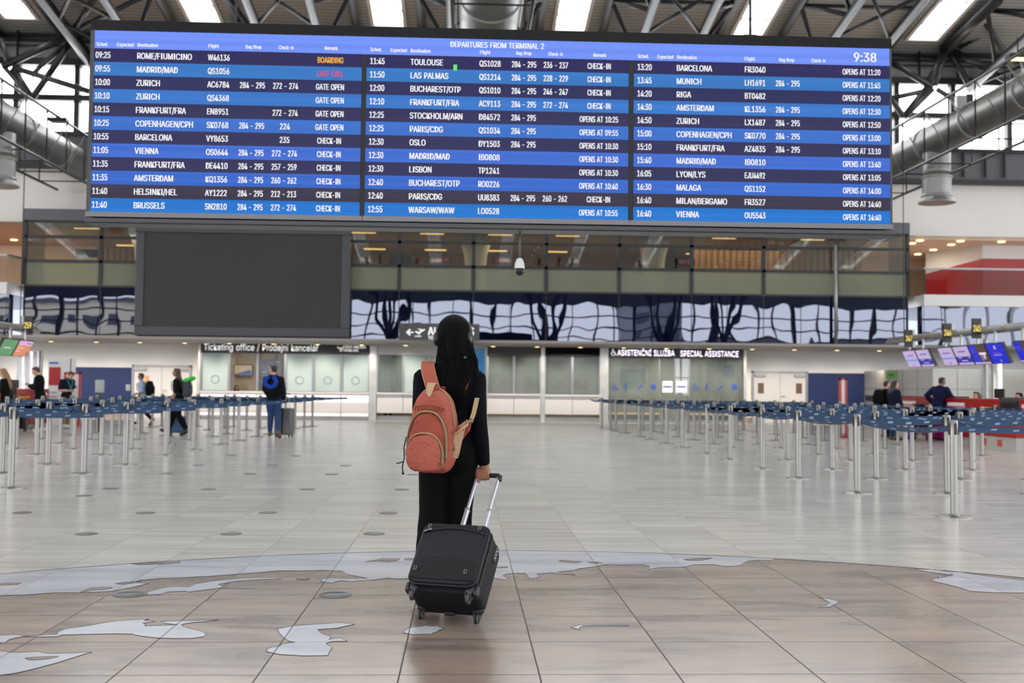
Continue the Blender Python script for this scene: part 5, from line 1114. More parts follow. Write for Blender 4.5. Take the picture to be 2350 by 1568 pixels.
# ------------------------------------------------------------------ people
def lerp(a, b, t): return a+(b-a)*t
JD = dict(hip_r=(.05, 0, .505), hip_l=(-.05, 0, .505), kn_r=(.052, .008, .285), kn_l=(-.052, .008, .285), an_r=(.055, -.01, .045), an_l=(-.055, -.01, .045),
          sh_r=(.1, -.004, .812), sh_l=(-.1, -.004, .812), el_r=(.125, -.012, .635), el_l=(-.125, -.012, .635), wr_r=(.125, .03, .49), wr_l=(-.125, .03, .49))
class Fig:
    """one figure facing +Y: joints in metres, torso leaning by (lx, ly) at the neck"""
    def __init__(s, h, lean=(0, 0), drop=0, yaw=0, pitch=0, roll=0, **j):
        s.h = h; s.lean = lean; s.drop = drop; s.J = {}
        for k, v in JD.items():
            v = Vector(v)
            if k[:2] in ('sh', 'el', 'wr'): v = v + s.sh(v.z if k[:2] == 'sh' else .82)
            if k[:2] == 'hi': v.z -= drop
            s.J[k] = v*h
        for k, v in j.items(): s.J[k] = Vector(v)*h
        s.hm = Matrix.Rotation(yaw, 3, 'Z') @ Matrix.Rotation(pitch, 3, 'X') @ Matrix.Rotation(roll, 3, 'Y')
        s.nk = (Vector((0, 0, .862))+s.sh(.86))*h
        s.hc = s.nk + s.hm @ Vector((0, .014, .072))*h
    def sh(s, z):
        t = max(0, (z-.5)/.36); return Vector((s.lean[0]*t, s.lean[1]*t, -s.drop - .35*(s.lean[0]**2+s.lean[1]**2)*t))
    def tp(s, z, y=0): return (Vector((0, y, z))+s.sh(z))*s.h
    TOR = [(.465, .066, .052, 0), (.49, .09, .066, -.004), (.52, .098, .07, -.006), (.56, .092, .062, 0), (.615, .078, .053, .004), (.67, .083, .058, .004), (.73, .093, .066, .002), (.775, .098, .062, -.002), (.81, .09, .05, -.006), (.835, .06, .042, -.006), (.855, .034, .036, -.003)]
    def torso(s, mb, i=0, z0=.46, z1=.87, puff=0):
        h = s.h; P_ = []; r = []
        for n, (z, a, b, y) in enumerate(s.TOR):
            if z0 <= z <= z1: P_.append(s.tp(z, y)); r.append(((a+i)*h, (b+i)*h))
        if puff:
            P2, r2 = [], []
            for k in range(len(P_)-1):
                for t, e in ((0, -.3), (.25, .6), (.5, 1), (.75, .6)):
                    P2.append(P_[k].lerp(P_[k+1], t)); r2.append(tuple(lerp(r[k][q], r[k+1][q], t)+puff*h*e for q in (0, 1)))
            P_, r = P2, r2
        mb.tube(P_, r, 20, side=(1, 0, 0), rnd=True)
    def limb(s, mb, pts, rad, i=0, t1=1.0):
        P_ = []; r = []
        for k in range(len(pts)-1):
            for t in (0, .5): P_.append(pts[k].lerp(pts[k+1], t))
        P_.append(pts[-1]); n = len(P_)
        for q in range(n): r.append((rad[q]+i)*s.h)
        if t1 < 1:
            m_ = (n-1)*t1; k = int(m_); P2 = P_[:k+1]; r2 = r[:k+1]
            if m_-k > .05: P2.append(P_[k].lerp(P_[min(k+1, n-1)], m_-k)); r2.append(lerp(r[k], r[min(k+1, n-1)], m_-k))
            P_, r = P2, r2
        mb.tube(P_, r, 14, rnd=True)
    AR = [.036, .031, .026, .024, .017]; LR = [.058, .05, .036, .035, .022]
    def arms(s, mb, i=0, t1=1.0, sides='rl', k=1.0):
        for c in sides: s.limb(mb, [s.J['sh_'+c], s.J['el_'+c], s.J['wr_'+c]], [v*k for v in s.AR], i, t1)
    def legs(s, mb, i=0, t1=1.0, LR=None):
        for c in 'rl': s.limb(mb, [s.J['hip_'+c], s.J['kn_'+c], s.J['an_'+c]], LR or s.LR, i, t1)
    def fdir(s, c):
        k, a = s.J['kn_'+c], s.J['an_'+c]; sh_ = (a-k).normalized(); f = Vector((0, 1, 0)); f = f - sh_*f.dot(sh_)*.9
        if 'foot_'+c in s.J: f = s.J['foot_'+c]
        return f.normalized()
    def feet(s, mb, i=0):
        h = s.h
        for c in 'rl':
            a = s.J['an_'+c]; d = s.fdir(c); dn = Vector((0, 0, -.022*h)) if abs(d.z) < .35 else (a-s.J['kn_'+c]).normalized()*.022*h
            mb.tube([a+dn-d*.03*h, a+dn+d*.02*h, a+dn*1.15+d*.07*h, a+dn*1.3+d*.112*h], [((.022+i)*h, (.021+i)*h), ((.026+i)*h, (.024+i)*h), ((.028+i)*h, (.019+i)*h), ((.022+i)*h, (.012+i)*h)], 12, side=(1, 0, 0), rnd=True)
            mb.tube([a+Vector((0, 0, .02*h)), a+dn], (.021+i)*h, 10, rnd=True)
    def hand(s, mb, c, dirv=None, normal=(0, 1, 0), curl=.5):
        h = s.h; w = s.J['wr_'+c]; d = (Vector(dirv) if dirv else (w-s.J['el_'+c])).normalized()
        n = Vector(normal); n = (n-d*n.dot(d)).normalized(); l = d.cross(n); S_ = .108*h
        if c == 'l': l = -l
        mb.tube([w-d*.01*h, w+d*.22*S_, w+d*.52*S_], [(.014*h, .011*h), (.023*h, .012*h), (.025*h, .010*h)], 10, side=tuple(l), rnd=True)
        for f in range(4):
            b = w+d*.5*S_+l*(f-1.5)*.013*h; L_ = (.40, .46, .43, .33)[f]*S_
            d1 = (d+n*curl*.6).normalized(); d2 = (d*(1-curl*.6)+n*curl*1.3).normalized(); d3 = (d*(1-curl*1.2)+n*curl*1.4).normalized()
            p1 = b+d1*L_*.45; p2 = p1+d2*L_*.3; p3 = p2+d3*L_*.25
            mb.tube([b, p1, p2, p3], [.0066*h, .0062*h, .0056*h, .0048*h], 8, rnd=True)
        b = w+d*.12*S_-l*.018*h; d1 = (d*.7-l*.6+n*.25).normalized(); d2 = (d*.9-l*.2+n*.4).normalized()
        mb.tube([b, b+d1*.26*S_, b+d1*.26*S_+d2*.22*S_], [.009*h, .0075*h, .0058*h], 8, rnd=True)
    def hp(s, x, y, z): return s.hc + s.hm @ Vector((x, y, z))*s.h
    def head(s, mb):
        h = s.h
        R_ = [(-.064, .012, .013, .026), (-.052, .025, .028, .018), (-.034, .034, .041, .009), (-.012, .040, .049, .002), (.01, .043, .053, -.002), (.03, .042, .053, -.005), (.048, .034, .043, -.007), (.06, .019, .024, -.008), (.0635, .008, .01, -.008)]
        rs = []
        for z, a, b, y in R_:
            rs.append([s.hp(a*math.cos(2*math.pi*k/20), y+b*math.sin(2*math.pi*k/20), z) for k in range(20)])
        mb.rings(rs)
        mb.tube([s.hp(0, .049, .012), s.hp(0, .056, -.002), s.hp(0, .064, -.016), s.hp(0, .056, -.021)], [.005*h, .006*h, .0085*h, .007*h], 8, rnd=True)
        for e in (-1, 1):
            mb.ball(s.hp(e*.044, -.004, -.006), (.006*h, .012*h, .017*h), 10, s.hm)
            mb.tube([s.hp(e*.006, .052, .014), s.hp(e*.018, .051, .017), s.hp(e*.03, .044, .014)], .0048*h, 8, rnd=True)
            mb.ball(s.hp(e*.02, .030, -.022), (.014*h, .016*h, .014*h), 10, s.hm)
        mb.ball(s.hp(0, .047, -.037), (.013*h, .007*h, .006*h), 10, s.hm); mb.ball(s.hp(0, .036, -.055), (.014*h, .011*h, .01*h), 10, s.hm)
        mb.tube([s.nk-Vector((0, 0, .05*h)), s.nk, s.hp(0, -.012, -.03)], [.036*h, .031*h, .032*h], 14, rnd=True)
    def body(s, root, skin, voxel=.009, hands=None, name='body'):
        mb = MB(); s.torso(mb); s.arms(mb); s.legs(mb); s.feet(mb); s.head(mb)
        for c in 'rl': s.hand(mb, c, **((hands or {}).get(c, {})))
        me = solid(mb, voxel, 3, name, .4)
        me.materials.append(skin); me.materials.append(X['eye']); me.materials.append(X['lip'])
        ev = [(s.hp(e*.02, .047, .004), .0075*s.h, 1) for e in (-1, 1)]+[(s.hp(0, .053, -.037), .0095*s.h, 2)]
        for p in me.polygons:
            for q, r_, k in ev:
                if (p.center-q).length < r_: p.material_index = k
        o = bpy.data.objects.new(name, me); C.objects.link(o); o.parent = root; return o
    def wear(s, root, name, mt, fn, voxel=.011, smooth=4):
        mb = MB(); fn(mb); return link_mesh(name, solid(mb, voxel, smooth, name), mt, root)
    def hair(s, root, mt, style='short'):
        h = s.h; mb = MB()
        mb.ball(s.hp(0, -.011, .014), (.0475*h, .053*h, .055*h), 18, s.hm)
        mb.ball(s.hp(0, .022, .048), (.034*h, .026*h, .018*h), 14, s.hm)
        if style == 'short': mb.ball(s.hp(0, -.03, -.016), (.038*h, .030*h, .026*h), 14, s.hm)
        else:
            for e in (-1, 1): mb.tube([s.hp(e*.036, .004, .02), s.hp(e*.046, -.012, -.02), s.hp(e*.046, -.024, -.06)], [.014*h, .014*h, .012*h], 10, rnd=True)
            mb.tube([s.hp(0, -.035, .02), s.hp(0, -.048, -.03), s.hp(0, -.05, -.07)], [(.04*h, .022*h), (.044*h, .022*h), (.042*h, .02*h)], 14, side=tuple(s.hm @ Vector((1, 0, 0))), rnd=True)
        if style == 'long':
            b = s.hp(0, -.05, -.06); mb.tube([b, Vector((b.x, min(b.y, s.tp(.80).y-.05*h), s.tp(.81).z)), Vector((b.x, s.tp(.74).y-.075*h, s.tp(.73).z)), Vector((b.x, s.tp(.70).y-.07*h, s.tp(.68).z))], [(.046*h, .024*h), (.058*h, .024*h), (.05*h, .02*h), (.02*h, .01*h)], 14, side=(1, 0, 0), rnd=True)
            for e in (-1, 1): mb.tube([s.hp(e*.046, -.02, -.05), s.tp(.8)+Vector((e*.062*h, -.02*h, 0)), s.tp(.735)+Vector((e*.066*h, .03*h, 0))], [.014*h, .016*h, .008*h], 10, rnd=True)
        if style == 'pony': mb.tube([s.hp(0, -.06, .03), s.hp(0, -.085, .01), s.hp(0, -.083, -.05), s.hp(0, -.07, -.1)], [.014*h, .02*h, .02*h, .008*h], 10, rnd=True)
        me = solid(mb, .008, 4, 'hair'); return link_mesh('hair', me, mt, root)
    def shoes(s, root, mt, i=.006):
        for c in 'rl':
            mb = MB(); J = s.J; h = s.h; a = J['an_'+c]; d = s.fdir(c); dn = Vector((0, 0, -.022*h)) if abs(d.z) < .35 else (a-J['kn_'+c]).normalized()*.022*h
            mb.tube([a+dn-d*.034*h, a+dn+d*.02*h, a+dn*1.1+d*.07*h, a+dn*1.25+d*.118*h], [((.022+i)*h, (.021+i)*h), ((.025+i)*h, (.024+i)*h), ((.028+i)*h, (.02+i)*h), ((.022+i)*h, (.013+i)*h)], 12, side=(1, 0, 0), rnd=True)
            mb.tube([a+Vector((0, 0, .014*h)), a+dn], (.024+i)*h, 10, rnd=True)
            link_mesh('shoe', solid(mb, .009, 3, 'shoe'), mt, root)

def person(px, py, Yh, heading, h, label, **k):
    p = F(px, py); return empty('person', (p.x, p.y, 0), heading, label, 'person')
def dress(f, root, skin, top, bot, hair, style, shoe, sleeve=1.0, hem=.46, topi=.009, puff=0, hands=None, legt=.96, boti=.008, vox=.011, LR=None):
    f.body(root, skin, hands=hands)
    f.wear(root, 'top' if not puff else 'jacket', top, lambda mb: (f.torso(mb, topi, hem, .84, puff), f.arms(mb, topi, sleeve)), vox)
    f.wear(root, 'trousers', bot, lambda mb: (f.torso(mb, boti, .46, .565), f.legs(mb, boti, legt, LR)), vox)
    f.hair(root, hair, style); f.shoes(root, shoe)
def drop_to_floor(root):
    lo = min((o.matrix_local @ v.co).z for o in root.children if o.type == 'MESH' for v in o.data.vertices)
    root.location.z -= lo
HEAD_L, HEAD_R, HEAD_AWAY = math.pi/2, -math.pi/2, 0
PH = dict(el_r=(.125, .02, .65), wr_r=(.05, .15, .70), el_l=(-.125, .02, .65), wr_l=(-.04, .15, .69))
# 1 blonde woman at the left edge
r = person(12, 1000, 0, HEAD_L, 1.58, 'person with long blonde hair in black top, facing left at the left edge'); f = Fig(1.58, (0, .02), pitch=-.35, **dict(PH, wr_r=(.06, .2, .67), wr_l=(-.05, .2, .66)))
dress(f, r, X['skin_pale'], X['c_black'], X['c_black'], X['hair_blonde'], 'long', X['shoe_dark']); drop_to_floor(r)
# 2 man in black jacket
r = person(90, 994, 0, HEAD_L+.1, 1.60, 'person in black jacket and white shoes, facing left and looking down at papers'); f = Fig(1.62, (0, .03), pitch=-.45, yaw=.05, an_l=(-.05, -.06, .045), **PH)
dress(f, r, X['skin_pale'], X['c_black'], X['c_black'], X['hair_brown'], 'short', X['shoe_white'], topi=.014, hem=.48, hands={c: dict(normal=(0, 0, 1), curl=.7) for c in 'rl'}); drop_to_floor(r); jm = (r, f)
bk = tag(MB().box((-.09, -.06, -.008), (.09, .06, .008)).build('booklet', mat('grey_booklet', (110, 118, 116), .5), None, bevel=.003), 'small grey green booklet in the hands of the person in black jacket', 'booklet')
bk.location = r.location + Matrix.Rotation(r.rotation_euler.z, 3, 'Z') @ ((f.J['wr_r']+f.J['wr_l'])/2 + Vector((0, .09, .03)))
# 3 man with lanyard
r = person(150, 984, 0, HEAD_R-.55, 1.56, 'person in dark tee and tan trousers with teal lanyard, head bent over a phone'); f = Fig(1.6, (0, .035), pitch=-.75, yaw=.1, an_r=(.06, .03, .045), **dict(PH, el_r=(.135, -.01, .645), wr_r=(.04, .12, .64), el_l=(-.135, -.01, .645), wr_l=(-.03, .12, .63)))
dress(f, r, X['skin_pale'], X['c_dknavy'], X['c_tan'], X['hair_brown'], 'short', X['shoe_white'], sleeve=.42, hem=.5, hands={c: dict(normal=(0, 0, 1), curl=.7) for c in 'rl'}); drop_to_floor(r)
mb = MB()
for e in (-1, 1): mb.ribbon([f.tp(.845, -.045)+Vector((e*.02*1.6, 0, 0)), f.tp(.85, .0)+Vector((e*.055*1.6, 0, 0)), f.tp(.80, .055)+Vector((e*.045*1.6, 0.02, 0)), f.tp(.72, .075)+Vector((e*.02*1.6, 0.02, 0)), f.tp(.64, .075)+Vector((0, .03, 0))], (.018, 0, 0), .004)
mb.build('lanyard', X['c_teal'], r)
# 4 boy with black backpack, walking left
WALK = dict(kn_r=(.05, .07, .285), an_r=(.05, .09, .045), kn_l=(-.05, -.03, .29), an_l=(-.05, -.2, .10), foot_l=(0, .55, -.8))
r = person(326, 978, 0, HEAD_L, 1.5, 'person with light blue shirt and black backpack walking left past the white double door'); f = Fig(1.52, (0, .03), el_r=(.12, .0, .64), wr_r=(.1, .12, .6), el_l=(-.12, .01, .64), wr_l=(-.1, .08, .5), **WALK)
dress(f, r, X['skin'], X['c_ltblue'], X['c_black'], X['hair_dark'], 'short', X['shoe_dark'], sleeve=.5, hem=.5); drop_to_floor(r); boy = (r, f)
# 5 woman with grey backpack
WALK2 = dict(kn_r=(.05, .085, .285), an_r=(.05, .16, .05), kn_l=(-.05, -.02, .285), an_l=(-.05, -.15, .06))
r = person(407, 1000, 0, HEAD_L, 1.58, 'person with long brown hair in black, walking left with a grey backpack'); f = Fig(1.58, (0, .02), el_r=(.125, -.01, .64), wr_r=(.12, .05, .5), el_l=(-.125, .01, .64), wr_l=(-.12, .06, .5), **WALK2)
dress(f, r, X['skin'], X['c_black'], X['c_black'], X['hair_brown'], 'long', X['shoe_dark'], sleeve=.55, hem=.47, boti=.013); drop_to_floor(r); wom = (r, f)
# 6 man with neck pillow at the ticketing office
r = person(627, 1006, 0, .05, 1.66, 'person in dark jacket and blue jeans seen from behind with backpack, at the ticketing office'); f = Fig(1.66, (-.01, .0), yaw=.9, el_r=(.13, -.02, .64), wr_r=(.13, .08, .52), el_l=(-.13, .0, .65), wr_l=(-.09, .11, .58), kn_l=(-.045, .02, .285), an_l=(-.055, .06, .045), kn_r=(.052, .0, .285), an_r=(.085, -.12, .055))
dress(f, r, X['skin_pale'], X['c_dknavy'], X['c_jean'], X['hair_dark'], 'short', X['shoe_brown'], hem=.49, topi=.014); drop_to_floor(r); man6 = (r, f)
# 7, 8 clerks at the ticket windows, seated
SIT = dict(drop=.235, hip_r=(.05, 0, .29), hip_l=(-.05, 0, .29), kn_r=(.06, .22, .29), kn_l=(-.06, .22, .29), an_r=(.06, .22, .045), an_l=(-.06, .22, .045))
def clerk(x, y, rz, label, hair, style, top, h=1.6, up=0, **k):
    r = empty('person', (x, y, up), rz, label, 'person'); f = Fig(h, (0, .03), **dict(SIT, el_r=(.13, .05, .42), wr_r=(.06, .2, .43), el_l=(-.13, .05, .42), wr_l=(-.06, .2, .43), **k))
    dress(f, r, X['skin_pale'], top, X['c_black'], hair, style, X['shoe_dark'], vox=.013, hem=.46); drop_to_floor(r); r.location.z += up; return r
p = at(542, 893, 41.2); clerk(p.x, 41.2, math.pi+.4, 'seated clerk with dark hair behind the open ticketing window', X['hair_black'], 'long', X['c_black'])
p = at(893, 897, 41.0); clerk(p.x, 41.0, math.pi, 'seated clerk low behind the dark window, left of the woman', X['hair_black'], 'long', X['c_dknavy'], 1.55)
# 9 couple at the far red desk
r = person(2034, 1004, 0, HEAD_R+.2, 1.5, 'person in black jacket with backpack, half hidden behind the hooded companion'); f = Fig(1.5, yaw=-.1, **dict(PH, wr_r=(.1, .1, .55), wr_l=(-.1, .1, .55))); dress(f, r, X['skin_pale'], X['c_black'], X['c_black'], X['hair_dark'], 'short', X['shoe_dark'], topi=.014); drop_to_floor(r); man9 = (r, f)
r = person(2052, 1010, 0, HEAD_R+.25, 1.5, 'person in dark hooded jacket, jeans and brown boots, facing the red desks'); f = Fig(1.5, pitch=-.1, yaw=-.2, **dict(PH, wr_r=(.12, .08, .52), wr_l=(-.1, .1, .54)))
dress(f, r, X['skin_pale'], X['c_dknavy'], X['c_jean'], X['hair_dark'], 'mid', X['shoe_brown'], topi=.018, hem=.45, boti=.01); drop_to_floor(r)
f.wear(r, 'hood', X['c_grey'], lambda mb: mb.tube([f.tp(.83, -.05)+Vector((-.09, 0, .02)), f.tp(.80, -.085), f.tp(.83, -.05)+Vector((.09, 0, .02))], [.045, .06, .045], 12, rnd=True))
# 10 man in navy quilted jacket leaning at the desk
r = person(2152, 1010, 0, HEAD_R+.5, 1.6, 'person in navy quilted jacket leaning with one arm on the red desk'); f = Fig(1.6, (.03, .05), yaw=-.35, pitch=-.1, el_r=(.16, .13, .67), wr_r=(.12, .27, .65), el_l=(-.19, -.02, .70), wr_l=(-.16, .06, .60))
dress(f, r, X['skin'], X['c_puffer'], X['c_black'], X['hair_dark'], 'short', X['shoe_dark'], topi=.02, puff=.008, hem=.46); drop_to_floor(r)
# 11, 12 desk clerks
q = at(2246, 905, YX(2246, 905, 13.25)); clerk(13.25, q.y, math.pi/2+.25, 'seated desk clerk with dark ponytail behind the red desk', X['hair_dark'], 'pony', X['c_black'], 1.62)
q = at(2345, 915, YX(2345, 915, 13.35)); clerk(13.35, q.y, math.pi/2, 'seated desk clerk with black hair at the right edge of the view', X['hair_black'], 'short', X['c_black'], 1.6)

# ---- far luggage
def far_backpack(rf, label, mt, w=.17, hh=.26, d=.16, pillow=None):
    r, f = rf; h = f.h; b = empty('backpack', (0, 0, 0), 0, label, 'backpack')
    M = r.matrix_basis.copy(); c = f.tp(.70, -.075); M = Matrix.Translation(r.location) @ Matrix.Rotation(r.rotation_euler.z, 4, 'Z') @ Matrix.Translation(c+Vector((0, -.03, 0)))
    b.matrix_world = M
    def sh_(mb, y0, y1, k): 
        for a in range(2): pass
        rs = []
        for y, s_ in ((y0, .85), (y0-.2*(y0-y1), 1), (y1+.25*(y0-y1), .98), (y1, .8)):
            row = []
            for i in range(24):
                t = 2*math.pi*i/24; cx, cz = math.cos(t), math.sin(t)
                row.append((w*k*s_*math.copysign(abs(cx)**.6, cx), y, hh*k*s_*math.copysign(abs(cz)**.6, cz)-(1-k)*hh*.5))
            rs.append(row)
        mb.rings(rs); return mb
    sh_(MB(), 0, -d, 1).build('main_compartment', mt, b, smooth=True, angle=.9); sh_(MB(), -d+.02, -d-.05, .62).build('front_pocket', mt, b, smooth=True, angle=.9)
    for e in (-1, 1):
        S1 = f.tp(.80, -.07)+Vector((e*.06*h, 0, 0))-c; S2 = f.tp(.835, -.0)+Vector((e*.066*h, 0, .012*h))-c; S3 = f.tp(.78, .062)+Vector((e*.068*h, .016*h, 0))-c; S4 = f.tp(.66, .06)+Vector((e*.08*h, .01*h, 0))-c; S5 = f.tp(.6, -.06)+Vector((e*.095*h, 0, 0))-c
        MB().ribbon([S1, S2, S3, S4, S5], (.05, 0, 0), .008).xform(Matrix.Translation((0, .03, 0))).build('strap', mt, b)
    return b
far_backpack(boy, 'black backpack on the walking person with light blue shirt', X['c_black'], .15, .23, .16)
b5 = far_backpack(wom, 'grey backpack on the person with long brown hair', X['c_grey'], .15, .24, .14)
b6 = far_backpack(man6, 'black backpack on the person in blue jeans', X['c_black'], .2, .27, .14)
far_backpack(man9, 'black backpack on the half hidden person near the red desks', X['c_black'], .15, .22, .17)
def pillow(b, loc, mt, label, rx=0, ry=0):
    mb = MB(); n = 16; pts = [(.12*math.cos(t), 0, .12*math.sin(t)) for t in [math.radians(115+i*310/n) for i in range(n+1)]]; mb.tube(pts, [.05]*(n+1), 14, rnd=True)
    M = b.matrix_world @ Matrix.Translation(loc) @ Matrix.Rotation(rx, 4, 'X') @ Matrix.Rotation(ry, 4, 'Z')
    o = mb.build('neck_pillow', mt, None, smooth=True); o.matrix_world = M; tag(o, label, 'neck pillow')
pillow(b6, (-.03, -.2, .1), X['c_blue'], 'royal blue neck pillow clipped to the black backpack')
pillow(b5, (0, -.12, .2), X['c_green'], 'bright green neck pillow on top of the grey backpack', rx=1.2)
def simple_case(px, py, rz, w, d, hh, mt, label, handle=.0, tilt=0, ribs=0):
    p = F(px, py); r = empty('suitcase', (p.x, p.y, 0), 0, label, 'suitcase', rot=(tilt, 0, rz))
    MB().box((-w/2, -d/2, .06), (w/2, d/2, hh)).build('shell', mt, r, bevel=.035, seg=3, smooth=True)
    mb = MB()
    for x in (-w*.25, 0, w*.25): mb.box((x-.012, -d/2-.004, .1), (x+.012, -d/2+.01, hh-.05))
    mb.build('rib_pattern', mt, r); MB().box((-.012 if not ribs else -.018, -d/2-.012, .1), (.012 if not ribs else .018, d/2+.012, hh+.005)).build('zip_line' if not ribs else 'strap', X['black'], r)
    for sx_ in (-1, 1):
        for sy_ in (-1, 1): MB().lathe((sx_*(w/2-.05), sy_*(d/2-.04), .035), [(.001, -.014), (.034, -.014), (.034, .014), (.001, .014)], 14, (1, 0, 0)).box((sx_*(w/2-.05)-.018, sy_*(d/2-.04)-.02, .04), (sx_*(w/2-.05)+.018, sy_*(d/2-.04)+.02, .08)).build('wheel', X['wheel'], r)
    if handle:
        for sx_ in (-1, 1): MB().tube([(sx_*w*.2, d*.3, hh-.02), (sx_*w*.2, d*.3, hh+handle)], .008, 8).build('handle_tube', X['steel_dull'], r)
        MB().box((-w*.24, d*.3-.012, hh+handle-.01), (w*.24, d*.3+.012, hh+handle+.015)).build('handle_grip', X['black'], r, bevel=.006)
    return r
simple_case(652, 1004, -.2, .42, .28, .70, mat('grey_case_shell', (96, 96, 98), .35), 'grey upright suitcase beside the person in blue jeans', .34, 0, 1)
simple_case(405, 999, math.pi/2, .26, .4, .46, mat('blue_case_shell', (40, 84, 124), .4), 'blue suitcase behind the legs of the person with long brown hair', .4)
simple_case(48, 990, .1, .3, .24, .62, mat('dark_grey_case', (46, 46, 50), .4), 'dark grey upright suitcase beside the left red desk', .3)
simple_case(22, 992, .1, .3, .24, .66, X['case'], 'black upright suitcase at the left edge beside the blonde person', .3)
simple_case(2088, 1008, .3, .3, .24, .62, mat('violet_case', (140, 116, 206), .35), 'pale violet suitcase between the couple and the pushchair', .0, 0, 1)
simple_case(2145, 1011, .2, .42, .26, .66, mat('magenta_case', (150, 8, 110), .35), 'bright magenta suitcase beside the person in navy jacket', .0)
simple_case(2170, 1010, .2, .3, .26, .6, X['case'], 'black suitcase between the magenta one and the desk', .0)
# pushchair
p = F(2113, 1012); r = empty('pushchair', (p.x, p.y, 0), -.4, 'black pushchair with round hood between the violet and magenta suitcases', 'pushchair')
mb = MB(); rs = []
for i in range(9):
    a = math.pi*.95*i/8; rs.append([(.2*math.cos(t), -.02-.26*math.cos(a)*math.sin(t)**.5 if False else .24*math.cos(a), .62+.3*math.sin(a)*(.75+.25*math.sin(t))) for t in [math.pi*k/10 for k in range(11)]])
mb.ball((0, 0, .72), (.2, .27, .2)).build('hood', X['c_black'], r, smooth=True)
MB().box((-.17, -.2, .32), (.17, .22, .62)).build('seat', X['c_black'], r, bevel=.05, smooth=True)
for e in (-1, 1):
    MB().tube([(e*.2, .3, .06), (e*.19, -.1, .5), (e*.18, -.38, .92)], .012, 8).build('frame_tube', X['steel_dull'], r); MB().tube([(e*.2, -.3, .08), (e*.19, .05, .5)], .012, 8).build('frame_tube', X['steel_dull'], r)
    for y in (-.3, .3): MB().lathe((e*.22, y, .08), [(.001, -.02), (.08, -.02), (.08, .02), (.001, .02)], 18, (1, 0, 0)).build('wheel', X['wheel'], r, smooth=True, angle=.6)
MB().tube([(-.18, -.38, .92), (.18, -.38, .92)], .018, 8).build('push_bar', X['black'], r)
for e in (-1, 1): MB().tube([(e*.06, -.22, .34), (e*.06, -.3, .3), (e*.06, -.32, .16)], [.035, .03, .025], 10, rnd=True).build('footmuff', red_print if e < 0 else X['c_grey'], r, smooth=True)

# ------------------------------------------------------------------ the woman in the foreground
HX = at(1031, 950, 6.4).x; HY = 6.4; h = 1.635
woman = empty('person', (HX, HY, 0), 0, 'woman seen from behind with long black hair, black top and trousers, pulling a suitcase', 'person')
# suitcase frame first: its handle tells the hand where to be
Pa, Pb = F(961, 1421), F(1100, 1432); u_ = (Pb-Pa); u_.z = 0; u_.normalize(); Pw = (Pa+Pb)/2
Gp = at(1126, 1102, 6.38)
v_ = Gp-Pw-Vector((0, 0, .02)); v_ = (v_-u_*v_.dot(u_)); LH = v_.length; v_.normalize(); w_ = v_.cross(u_)
CM = Matrix((u_, w_, v_)).transposed().to_4x4(); CM.translation = Pw + Vector((0, 0, .027)) - w_*.095 - v_*.03
def c2w(x, y, z): return CM @ Vector((x, y, z))
GZ = LH+.03; GYl = .07
GX = .004; hb_ = c2w(GX-.022, GYl, GZ)     # where the hand grips the bar, world
loc = lambda p: (Vector(p)-Vector((HX, HY, 0)))/h
hl = loc(hb_)
wr = hl + Vector((-.003, -.004, .034))
f = Fig(h, (.014, .0), yaw=-.2, pitch=.12, sh_r=(.088, -.006, .792), sh_l=(-.088, -.004, .796), el_r=(.104, -.045, .632), wr_r=tuple(wr), el_l=(-.102, -.005, .64), wr_l=(-.075, .13, .60),
        kn_r=(.036, .03, .285), an_r=(.034, .02, .045), kn_l=(-.055, -.0, .285), an_l=(-.076, -.05, .05))
mb = MB(); f.torso(mb); f.arms(mb); f.legs(mb); f.feet(mb); f.head(mb); f.hand(mb, 'l', curl=.4)
# gripping right hand: back of the hand towards us, four fingers wrapped over the bar, thumb round the other side
U = u_; Dn = -v_; B = -w_      # along the bar, down, towards the camera
W_ = Vector((HX, HY, 0)); G0 = c2w(GX-.022, GYl, GZ)-W_; wrp = f.J['wr_r']
kn = G0 + B*.026 + v_*.012
mb.tube([wrp+Vector((0, 0, .02)), wrp.lerp(kn, .45)+B*.003, kn], [(.026, .019), (.034, .018), (.036, .014)], 14, side=tuple(U), rnd=True)
for i in range(4):
    b = kn + U*(-.027+.018*i); L = (.94, 1.0, .98, .86)[i]
    p1 = b + Dn*.026*L + B*.006; p2 = p1 + Dn*.014*L - B*.018; p3 = p2 - B*.02*L + v_*.004; p4 = p3 + v_*.014 - B*.004
    mb.tube([b+v_*.01, b, p1, p2, p3, p4], [.0098, .0102, .0096, .009, .0082, .0068], 10, rnd=True)
t0 = wrp.lerp(kn, .5) - U*.03; mb.tube([t0, t0-U*.012+Dn*.028-B*.012, t0-U*.006+Dn*.052-B*.03, t0+U*.006+Dn*.066-B*.042], [.0125, .0115, .010, .0078], 10, rnd=True)
me = solid(mb, .0048, 2, 'body', .4)
for k in ('skin', 'eye', 'lip'): me.materials.append(X[k])
for p in me.polygons:
    for e in (-1, 1):
        if (p.center-f.hp(e*.02, .047, .004)).length < .0075*h: p.material_index = 1
    if (p.center-f.hp(0, .053, -.037)).length < .0095*h: p.material_index = 2
ob = bpy.data.objects.new('body', me); C.objects.link(ob); ob.parent = woman
